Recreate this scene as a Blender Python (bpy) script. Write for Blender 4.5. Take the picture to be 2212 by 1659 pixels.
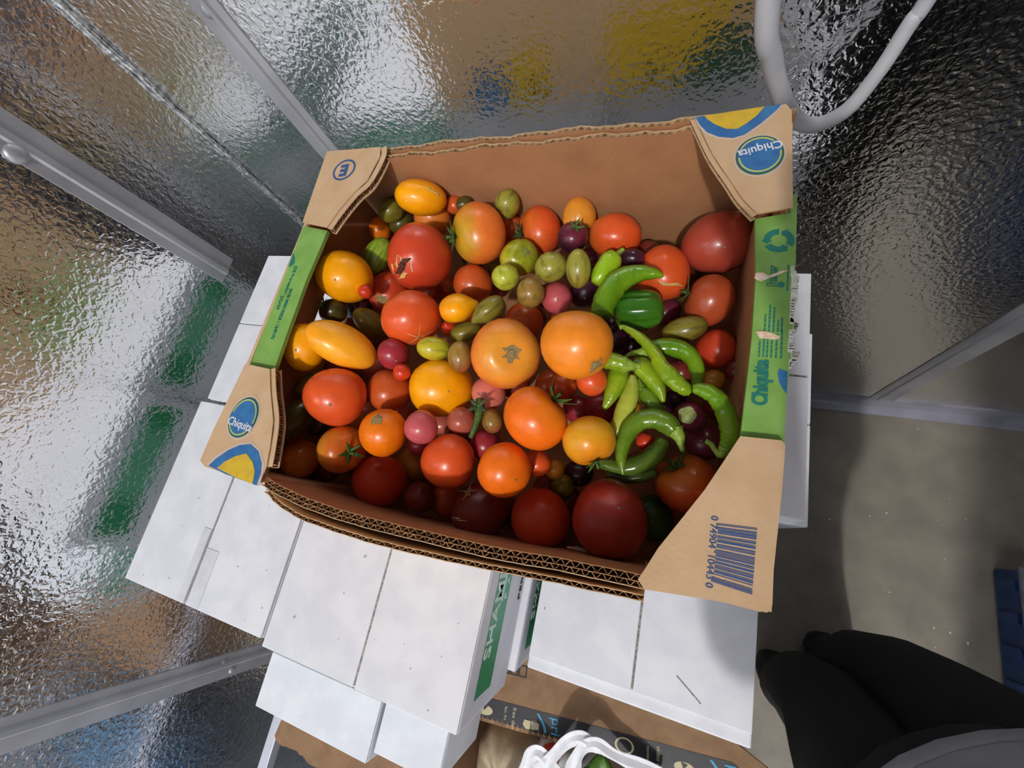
import bpy, bmesh, math, random
from mathutils import Vector, Matrix, Quaternion
random.seed(3)
S = bpy.context.scene
for o in list(bpy.data.objects): bpy.data.objects.remove(o)
COL = S.collection
PI = math.pi

# ---------------------------------------------------------------- camera, world, exposure
cam = bpy.data.cameras.new('camera'); cam.sensor_fit = 'HORIZONTAL'; cam.sensor_width = 36.0
cam.lens = 36.0 * 900 / 2212; cam.clip_start = 0.01; cam.clip_end = 50
cam_o = bpy.data.objects.new('camera', cam); COL.objects.link(cam_o)
cam_o.matrix_world = Matrix(((0.93181472, -0.1133818, 0.34476933, 0), (0.21263192, 0.94039224, -0.26542437, 0),
                             (-0.29412411, 0.3206353, 0.90037993, 1.49), (0, 0, 0, 1)))
S.camera = cam_o
w = bpy.data.worlds.new('world'); S.world = w; w.use_nodes = True
w.node_tree.nodes['Background'].inputs[0].default_value = (0.5, 0.52, 0.55, 1)
w.node_tree.nodes['Background'].inputs[1].default_value = 1.35
S.view_settings.view_transform = 'Standard'; S.view_settings.look = 'None'
S.view_settings.gamma = 1.0; S.view_settings.use_curve_mapping = False
S.view_settings.exposure = 0.58
LAMP_POS = (0.46, -3.3, 5.4); LAMP_STRENGTH = 980.0

# ---------------------------------------------------------------- helpers
def lin(c):
    r = []
    for v in c:
        v = v / 255.0
        r.append(v / 12.92 if v <= 0.04045 else ((v + 0.055) / 1.055) ** 2.4)
    return (r[0], r[1], r[2], 1)

def new_mat(name):
    m = bpy.data.materials.new(name); m.use_nodes = True
    return m, m.node_tree.nodes, m.node_tree.links, m.node_tree.nodes['Principled BSDF']

def mat(name, c, rough=0.5, metal=0.0, c2=None, scale=40, bump=0.0, bscale=None, coat=0.0, alpha=None, spec=None, stretch=None, det=3, lo=.4, hi=.62, trans=0):
    m, N, L, b = new_mat(name)
    b.inputs['Roughness'].default_value = rough; b.inputs['Metallic'].default_value = metal
    b.inputs['Base Color'].default_value = lin(c)
    if coat: b.inputs['Coat Weight'].default_value = coat; b.inputs['Coat Roughness'].default_value = 0.12
    if spec is not None: b.inputs['Specular IOR Level'].default_value = spec
    if alpha is not None: b.inputs['Alpha'].default_value = alpha
    if trans: b.inputs['Transmission Weight'].default_value = trans
    tc = N.new('ShaderNodeTexCoord'); mp = N.new('ShaderNodeMapping')
    L.new(tc.outputs['Object'], mp.inputs[0])
    if stretch: mp.inputs['Scale'].default_value = stretch
    if c2:
        n = N.new('ShaderNodeTexNoise'); n.inputs['Scale'].default_value = scale; n.inputs['Detail'].default_value = det
        r = N.new('ShaderNodeValToRGB'); r.color_ramp.elements[0].color = lin(c); r.color_ramp.elements[1].color = lin(c2)
        r.color_ramp.elements[0].position = lo; r.color_ramp.elements[1].position = hi
        L.new(mp.outputs[0], n.inputs['Vector']); L.new(n.outputs['Fac'], r.inputs[0]); L.new(r.outputs[0], b.inputs['Base Color'])
    if bump:
        n2 = N.new('ShaderNodeTexNoise'); n2.inputs['Scale'].default_value = bscale or scale; n2.inputs['Detail'].default_value = 2
        bp = N.new('ShaderNodeBump'); bp.inputs['Strength'].default_value = 1; bp.inputs['Distance'].default_value = bump
        L.new(mp.outputs[0], n2.inputs['Vector']); L.new(n2.outputs['Fac'], bp.inputs['Height']); L.new(bp.outputs[0], b.inputs['Normal'])
    return m

def wloc(o):
    v = Vector((0, 0, 0))
    while o is not None:
        v += o.location; o = o.parent
    return v

def obj(name, verts, faces, m, parent=None, smooth=False, local=False, loc=None, mats=None, fmat=None):
    me = bpy.data.meshes.new(name)
    base = Vector((0, 0, 0))
    if not local:
        if parent is not None: base = wloc(parent)
        elif loc is not None: base = Vector(loc)
    me.from_pydata([tuple(Vector(v) - base) for v in verts], [], faces)
    for mm in (mats or [m]): me.materials.append(mm)
    if fmat:
        for p, i in zip(me.polygons, fmat): p.material_index = i
    if smooth:
        for p in me.polygons: p.use_smooth = True
    bm = bmesh.new(); bm.from_mesh(me); bmesh.ops.recalc_face_normals(bm, faces=bm.faces); bm.to_mesh(me); bm.free()
    o = bpy.data.objects.new(name, me); COL.objects.link(o)
    if parent is not None: o.parent = parent
    elif loc is not None: o.location = loc
    return o

def thing(name, label, cat, loc, group=None):
    o = bpy.data.objects.new(name, None); COL.objects.link(o); o.location = loc; o.empty_display_size = 0.05
    return tag(o, label, cat, group)

def tag(o, label, cat, group=None):
    o['label'] = label; o['category'] = cat
    if group: o['group'] = group
    return o

def struct(o): o['kind'] = 'structure'; return o
def stuff(o): o['kind'] = 'stuff'; return o

class MB:
    def __init__(s): s.v = []; s.f = []
    def add(s, v, f):
        n = len(s.v); s.v += [tuple(x) for x in v]; s.f += [tuple(i + n for i in q) for q in f]; return s
    def box(s, x0, x1, y0, y1, z0, z1, c=0.0):
        if c <= 0:
            v = [(x0, y0, z0), (x1, y0, z0), (x1, y1, z0), (x0, y1, z0), (x0, y0, z1), (x1, y0, z1), (x1, y1, z1), (x0, y1, z1)]
            return s.add(v, [(0, 3, 2, 1), (4, 5, 6, 7), (0, 1, 5, 4), (1, 2, 6, 5), (2, 3, 7, 6), (3, 0, 4, 7)])
        bm = bmesh.new(); bmesh.ops.create_cube(bm, size=1)
        for q in bm.verts: q.co = Vector(((x0 + x1) / 2 + q.co.x * (x1 - x0), (y0 + y1) / 2 + q.co.y * (y1 - y0), (z0 + z1) / 2 + q.co.z * (z1 - z0)))
        bmesh.ops.bevel(bm, geom=list(bm.edges), offset=c, segments=2, affect='EDGES', profile=.6)
        bm.verts.index_update()
        s.add([q.co[:] for q in bm.verts], [[q.index for q in f.verts] for f in bm.faces]); bm.free(); return s
    def prism(s, poly, z0, z1, dz=None):
        n = len(poly)
        v = [(p[0], p[1], z0 + (dz(p) if dz else 0)) for p in poly] + [(p[0], p[1], z1 + (dz(p) if dz else 0)) for p in poly]
        f = [tuple(range(n - 1, -1, -1)), tuple(range(n, 2 * n))] + [(i, (i + 1) % n, (i + 1) % n + n, i + n) for i in range(n)]
        return s.add(v, f)
    def tube(s, pts, rad, seg=10, cap=True, sq=1.0):
        P = [Vector(p) for p in pts]; n = len(P)
        R = rad if isinstance(rad, (list, tuple)) else [rad] * n
        t = (P[1] - P[0]).normalized(); u = t.orthogonal().normalized(); v = []; f = []
        for i in range(n):
            t = (P[min(i + 1, n - 1)] - P[max(i - 1, 0)]).normalized()
            u = (u - t * u.dot(t)).normalized(); w_ = t.cross(u)
            for k in range(seg):
                a = 2 * PI * k / seg
                v.append(P[i] + u * (R[i] * math.cos(a)) + w_ * (R[i] * sq * math.sin(a)))
        for i in range(n - 1):
            for k in range(seg):
                f.append((i * seg + k, i * seg + (k + 1) % seg, (i + 1) * seg + (k + 1) % seg, (i + 1) * seg + k))
        if cap: f += [tuple(range(seg - 1, -1, -1)), tuple(range((n - 1) * seg, n * seg))]
        return s.add(v, f)
    def loft(s, rings, cap=True):
        m = len(rings[0]); v = [p for r in rings for p in r]; f = []
        for i in range(len(rings) - 1):
            for k in range(m):
                f.append((i * m + k, i * m + (k + 1) % m, (i + 1) * m + (k + 1) % m, (i + 1) * m + k))
        if cap: f += [tuple(range(m - 1, -1, -1)), tuple(range((len(rings) - 1) * m, len(rings) * m))]
        return s.add(v, f)
    def xform(s, M): s.v = [tuple(M @ Vector(p)) for p in s.v]; return s
    def build(s, name, m, parent=None, **k): return obj(name, s.v, s.f, m, parent, **k)

def smooth_path(pts, n):
    # Catmull-Rom through 4-vectors
    P = [Vector(p) for p in pts]; P = [P[0] * 2 - P[1]] + P + [P[-1] * 2 - P[-2]]; out = []
    for i in range(1, len(P) - 2):
        for k in range(n):
            t = k / n; a, b, c, d = P[i - 1:i + 3]
            out.append(0.5 * ((2 * b) + (c - a) * t + (2 * a - 5 * b + 4 * c - d) * t * t + (3 * b - a - 3 * c + d) * t ** 3))
    out.append(P[-2]); return out

def letters(body, size, name, m, parent, org, right, up, ext=0.0003, sx=1.0, align='CENTER', bold=0.0, shear=0.0):
    cu = bpy.data.curves.new('t', 'FONT'); cu.body = body; cu.size = size; cu.extrude = ext; cu.align_x = align; cu.align_y = 'CENTER'
    cu.offset = bold; cu.resolution_u = 3; cu.shear = shear
    t = bpy.data.objects.new('t', cu); COL.objects.link(t)
    dg = bpy.context.evaluated_depsgraph_get(); dg.update()
    me = bpy.data.meshes.new_from_object(t.evaluated_get(dg)); bpy.data.objects.remove(t); bpy.data.curves.remove(cu)
    r = Vector(right).normalized(); u = Vector(up).normalized(); n = r.cross(u)
    V = [Vector(org) + r * (q.co.x * sx) + u * q.co.y + n * q.co.z for q in me.vertices]
    F = [tuple(p.vertices) for p in me.polygons]; bpy.data.meshes.remove(me)
    return obj(name, V, F, m, parent)

def ellipse(cx, cy, a, b, rot=0, n=40, t0=0, t1=2 * PI, closed=True):
    c, s_ = math.cos(rot), math.sin(rot); r = []
    for i in range(n if closed else n + 1):
        t = t0 + (t1 - t0) * i / n; x, y = a * math.cos(t), b * math.sin(t)
        r.append((cx + x * c - y * s_, cy + x * s_ + y * c))
    return r

def ring_poly(mb, outer, inner, z0, z1, closed=True):
    n = len(outer)
    v = [(p[0], p[1], z1) for p in outer] + [(p[0], p[1], z1) for p in inner] + [(p[0], p[1], z0) for p in outer] + [(p[0], p[1], z0) for p in inner]
    f = []
    for i in range(n if closed else n - 1):
        j = (i + 1) % n
        f += [(i, j, n + j, n + i), (2 * n + i, 3 * n + i, 3 * n + j, 2 * n + j), (i, 2 * n + i, 2 * n + j, j), (n + i, n + j, 3 * n + j, 3 * n + i)]
    mb.add(v, f)

# ---------------------------------------------------------------- materials
def embossed():
    m, N, L, b = new_mat('embossed_metal')
    b.inputs['Base Color'].default_value = (0.86, 0.87, 0.875, 1); b.inputs['Metallic'].default_value = 1; b.inputs['Roughness'].default_value = 0.12
    tc = N.new('ShaderNodeTexCoord'); n = N.new('ShaderNodeTexNoise'); n.inputs['Scale'].default_value = 125; n.inputs['Detail'].default_value = 1.6
    n.inputs['Roughness'].default_value = .55; n.inputs['Distortion'].default_value = .4
    r = N.new('ShaderNodeValToRGB'); r.color_ramp.elements[0].position = .36; r.color_ramp.elements[1].position = .66
    bp = N.new('ShaderNodeBump'); bp.inputs['Strength'].default_value = 1.0; bp.inputs['Distance'].default_value = 0.00036
    L.new(tc.outputs['Object'], n.inputs['Vector']); L.new(n.outputs['Fac'], r.inputs[0]); L.new(r.outputs[0], bp.inputs['Height']); L.new(bp.outputs[0], b.inputs['Normal'])
    return m
M_EMB = embossed()
M_EMBD = mat('dull_metal', (150, 151, 154), .4, .8, (136, 137, 140), 20, .0006, 120)
M_CEIL = mat('ceiling_panel', (186, 188, 190), .6, 0, (178, 180, 182), 14)
M_TRIM = mat('aluminium_trim', (196, 197, 204), .42, .55, (176, 177, 184), 9, .0004, 30)
M_BEAD = mat('corner_sealant', (222, 224, 226), .25, .6, (150, 152, 154), 160, .002, 150)
M_FLOOR = mat('concrete_floor', (132, 124, 114), .6, 0, (152, 144, 132), 14, .0006, 220, det=6, lo=.3, hi=.7)
M_CARTON = mat('white_card', (226, 228, 236), .55, 0, (216, 218, 228), 22, .00012, 300, det=4)
M_CARTON_EDGE = mat('card_edge', (120, 116, 112), .8, 0, (170, 166, 160), 260)
M_BAND = None
M_WHITE_INK = mat('white_ink', (206, 232, 220), .5)
M_BLACK_INK = mat('black_ink', (52, 50, 54), .6)
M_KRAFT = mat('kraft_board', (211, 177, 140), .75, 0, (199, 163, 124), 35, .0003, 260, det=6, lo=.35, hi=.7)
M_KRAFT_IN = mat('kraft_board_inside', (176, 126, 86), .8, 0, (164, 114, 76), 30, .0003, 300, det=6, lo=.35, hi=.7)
M_FLUTE = mat('kraft_flute', (186, 150, 108), .85, 0, (128, 96, 66), 130)
M_GREEN = mat('green_print', (124, 170, 78), .55, 0, (136, 180, 90), 60, .0003, 160, det=5)
M_TEAL = mat('teal_ink', (28, 122, 110), .6)
M_BLUE = mat('blue_ink', (38, 100, 160), .6, 0, (52, 118, 172), 90)
M_DKGREEN = mat('dark_green_ink', (48, 92, 66), .6)
M_YEL = mat('yellow_ink', (220, 182, 38), .6, 0, (206, 168, 50), 80)
M_YEL2 = mat('pale_yellow_ink', (206, 204, 92), .6)
M_PALE = mat('pale_ink', (204, 184, 168), .7)
M_WHITE = mat('white_print', (226, 226, 230), .6)
M_NAVY = mat('navy_ink', (46, 82, 138), .6)
M_TORN = mat('torn_paper', (226, 190, 152), .9, 0, (240, 226, 210), 200)
M_TORNW = mat('torn_white_paper', (236, 236, 228), .9, 0, (210, 208, 196), 220, .001, 300)
M_HOLE = mat('dark_hole', (20, 16, 12), .9)
M_HOSE = mat('white_hose', (206, 208, 214), .42, 0, (196, 198, 206), 25)
M_LEAF = mat('stalk_green', (84, 112, 40), .6, 0, (58, 84, 30), 400)
M_LEAFD = mat('dark_calyx', (50, 66, 34), .7, 0, (70, 88, 50), 400)
M_STALK = mat('pale_stalk', (150, 178, 60), .55, 0, (120, 150, 50), 300)
M_SCAR = mat('corky_scar', (168, 146, 96), .85, 0, (132, 108, 66), 700, .0008, 900)
M_CRACK = mat('pale_crack', (222, 190, 120), .7, 0, (190, 150, 80), 500)
M_SPLIT = mat('black_split', (24, 16, 12), .8, 0, (120, 50, 20), 500)
M_CREAM = mat('cream_star', (170, 180, 110), .6, 0, (140, 150, 80), 200)

def veg(name, base, top, lo=.62, hi=1.0, rough=.3, stripe=0, dark=None):
    m, N, L, b = new_mat(name)
    b.inputs['Roughness'].default_value = rough; b.inputs['Specular IOR Level'].default_value = .42
    b.inputs['Coat Weight'].default_value = .12; b.inputs['Coat Roughness'].default_value = .12
    tc = N.new('ShaderNodeTexCoord'); oi = N.new('ShaderNodeObjectInfo')
    va = N.new('ShaderNodeVectorMath'); va.operation = 'ADD'
    sc = N.new('ShaderNodeVectorMath'); sc.operation = 'SCALE'; sc.inputs['Scale'].default_value = 37.0
    cmb = N.new('ShaderNodeCombineXYZ')
    for k in range(3): L.new(oi.outputs['Random'], cmb.inputs[k])
    L.new(cmb.outputs[0], sc.inputs[0]); L.new(tc.outputs['Object'], va.inputs[0]); L.new(sc.outputs[0], va.inputs[1])
    n = N.new('ShaderNodeTexNoise'); n.inputs['Scale'].default_value = 38; n.inputs['Detail'].default_value = 4
    L.new(va.outputs[0], n.inputs['Vector'])
    sp = N.new('ShaderNodeSeparateXYZ'); L.new(tc.outputs['Generated'], sp.inputs[0])
    ma = N.new('ShaderNodeMath'); ma.operation = 'MULTIPLY_ADD'; ma.inputs[1].default_value = .55
    L.new(n.outputs['Fac'], ma.inputs[0]); L.new(sp.outputs[2], ma.inputs[2])
    mr = N.new('ShaderNodeMapRange'); mr.inputs['From Min'].default_value = lo + .27; mr.inputs['From Max'].default_value = hi + .27
    L.new(ma.outputs[0], mr.inputs['Value'])
    mix = N.new('ShaderNodeMixRGB'); mix.inputs[1].default_value = lin(base); mix.inputs[2].default_value = lin(top)
    L.new(mr.outputs[0], mix.inputs[0])
    # slow mottling and fine pale speckles
    n2 = N.new('ShaderNodeTexNoise'); n2.inputs['Scale'].default_value = 75; n2.inputs['Detail'].default_value = 3; L.new(va.outputs[0], n2.inputs['Vector'])
    hv = N.new('ShaderNodeHueSaturation')
    m2 = N.new('ShaderNodeMapRange'); m2.inputs['From Min'].default_value = .3; m2.inputs['From Max'].default_value = .7; m2.inputs['To Min'].default_value = 1.02; m2.inputs['To Max'].default_value = 1.2
    L.new(n2.outputs['Fac'], m2.inputs['Value']); L.new(m2.outputs[0], hv.inputs['Value']); L.new(mix.outputs[0], hv.inputs['Color'])
    last = hv.outputs[0]
    vo = N.new('ShaderNodeTexVoronoi'); vo.inputs['Scale'].default_value = 210; L.new(va.outputs[0], vo.inputs['Vector'])
    m3 = N.new('ShaderNodeMapRange'); m3.inputs['From Min'].default_value = .05; m3.inputs['From Max'].default_value = .13; m3.inputs['To Min'].default_value = .16; m3.inputs['To Max'].default_value = 0
    L.new(vo.outputs['Distance'], m3.inputs['Value'])
    mx2 = N.new('ShaderNodeMixRGB'); mx2.inputs[2].default_value = lin(tuple(min(255, c * .6 + 110) for c in base))
    L.new(m3.outputs[0], mx2.inputs[0]); L.new(last, mx2.inputs[1]); last = mx2.outputs[0]
    if stripe:
        mp = N.new('ShaderNodeMapping'); mp.inputs['Scale'].default_value = (1, 1, .16); L.new(tc.outputs['Object'], mp.inputs[0])
        n3 = N.new('ShaderNodeTexNoise'); n3.inputs['Scale'].default_value = 170; n3.inputs['Detail'].default_value = 2; L.new(mp.outputs[0], n3.inputs['Vector'])
        m4 = N.new('ShaderNodeMapRange'); m4.inputs['From Min'].default_value = .48; m4.inputs['From Max'].default_value = .62; m4.inputs['To Max'].default_value = stripe
        L.new(n3.outputs['Fac'], m4.inputs['Value'])
        mx = N.new('ShaderNodeMixRGB'); mx.inputs[2].default_value = lin(dark or tuple(c * .55 for c in base))
        L.new(m4.outputs[0], mx.inputs[0]); L.new(last, mx.inputs[1]); last = mx.outputs[0]
    L.new(last, b.inputs['Base Color'])
    return m

CL = dict(
 gold=((250, 166, 8), (240, 150, 10)), gold2=((252, 172, 34), (248, 160, 20)), orange=((232, 118, 14), (226, 130, 16)), porange=((214, 122, 46), (206, 110, 40)),
 rust=((196, 86, 34), (186, 96, 36)), rust2=((172, 74, 40), (160, 70, 36)), orgreen=((230, 116, 46), (186, 150, 34)), red=((200, 66, 36), (192, 80, 40)),
 redo=((222, 86, 36), (216, 104, 38)), redo2=((218, 86, 36), (206, 106, 38)), red_shade=((156, 48, 38), (140, 50, 38)), dred=((166, 66, 48), (150, 52, 40)),  # the largest tomato's red is darkened with the shade lying on it
 orange2=((240, 112, 22), (232, 128, 26)), orange3=((236, 118, 50), (228, 150, 48)), oryel=((234, 116, 10), (200, 158, 14)), oryel2=((226, 146, 46), (204, 92, 30)),
 oryel3=((236, 136, 34), (228, 166, 44)), mustard=((226, 158, 34), (226, 140, 28)), dorange=((206, 124, 36), (196, 110, 30)), ochre=((186, 124, 34), (170, 110, 30)),
 crimson=((156, 44, 54), (140, 40, 46)), pink=((206, 112, 96), (214, 140, 96)), rose=((174, 88, 70), (150, 70, 50)), rosep=((192, 86, 92), (170, 60, 84)),
 dpink=((104, 38, 50), (84, 30, 44)), purple=((52, 20, 36), (112, 36, 56)), maroon=((116, 40, 34), (100, 36, 34)), cherry=((204, 60, 28), (210, 90, 28)), dgreen=((48, 80, 28), (40, 70, 24)))  # maroon: red with the shade of the box put into the colour
VEG = {k: veg('skin_' + k, *v) for k, v in CL.items()}
for k, a, b_, d in (('olive', (128, 118, 40), (104, 88, 32), (84, 78, 26)), ('dolive', (84, 76, 28), (64, 54, 22), (50, 46, 18)), ('olivel', (152, 146, 56), (160, 130, 52), (108, 110, 36)),
                    ('lime', (152, 178, 56), (120, 160, 40), (84, 128, 28)), ('limey', (186, 172, 36), (150, 160, 40), (140, 140, 24)), ('limey2', (178, 182, 56), (190, 170, 60), (140, 150, 36)),
                    ('brown', (150, 116, 52), (172, 84, 56), (112, 92, 36))):
    VEG[k] = veg('skin_' + k, a, b_, stripe=.75, dark=d)
PEPM = {k: mat('pepper_' + k, a, .22, 0, b_, 45, .0012 if k in ('ygreen', 'green', 'green2') else .0004, 110, coat=.25, spec=.5) for k, a, b_ in (
    ('pgreen', (162, 200, 38), (150, 190, 30)), ('green', (100, 146, 22), (118, 158, 26)), ('dgreen', (50, 106, 24), (62, 116, 26)), ('ygreen', (150, 174, 30), (128, 160, 26)),
    ('pyellow', (190, 194, 74), (176, 186, 64)), ('green2', (106, 138, 32), (92, 124, 28)), ('dgreen2', (84, 108, 34), (72, 96, 30)))}

def band_mat():
    m, N, L, b = new_mat('green_band')
    b.inputs['Roughness'].default_value = .5
    tc = N.new('ShaderNodeTexCoord'); sp = N.new('ShaderNodeSeparateXYZ'); L.new(tc.outputs['Object'], sp.inputs[0])
    ad = N.new('ShaderNodeMath'); ad.operation = 'ADD'; L.new(sp.outputs[0], ad.inputs[0]); L.new(sp.outputs[1], ad.inputs[1])
    # halftone fade towards the middle of the printed band (x or y is constant on each band)
    ab = N.new('ShaderNodeAttribute'); ab.attribute_name = 'fade'
    mx = N.new('ShaderNodeMixRGB'); mx.inputs[1].default_value = lin((18, 140, 86)); mx.inputs[2].default_value = lin((96, 176, 140))
    L.new(ab.outputs['Fac'], mx.inputs[0]); L.new(mx.outputs[0], b.inputs['Base Color'])
    return m
M_BAND = band_mat()

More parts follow.
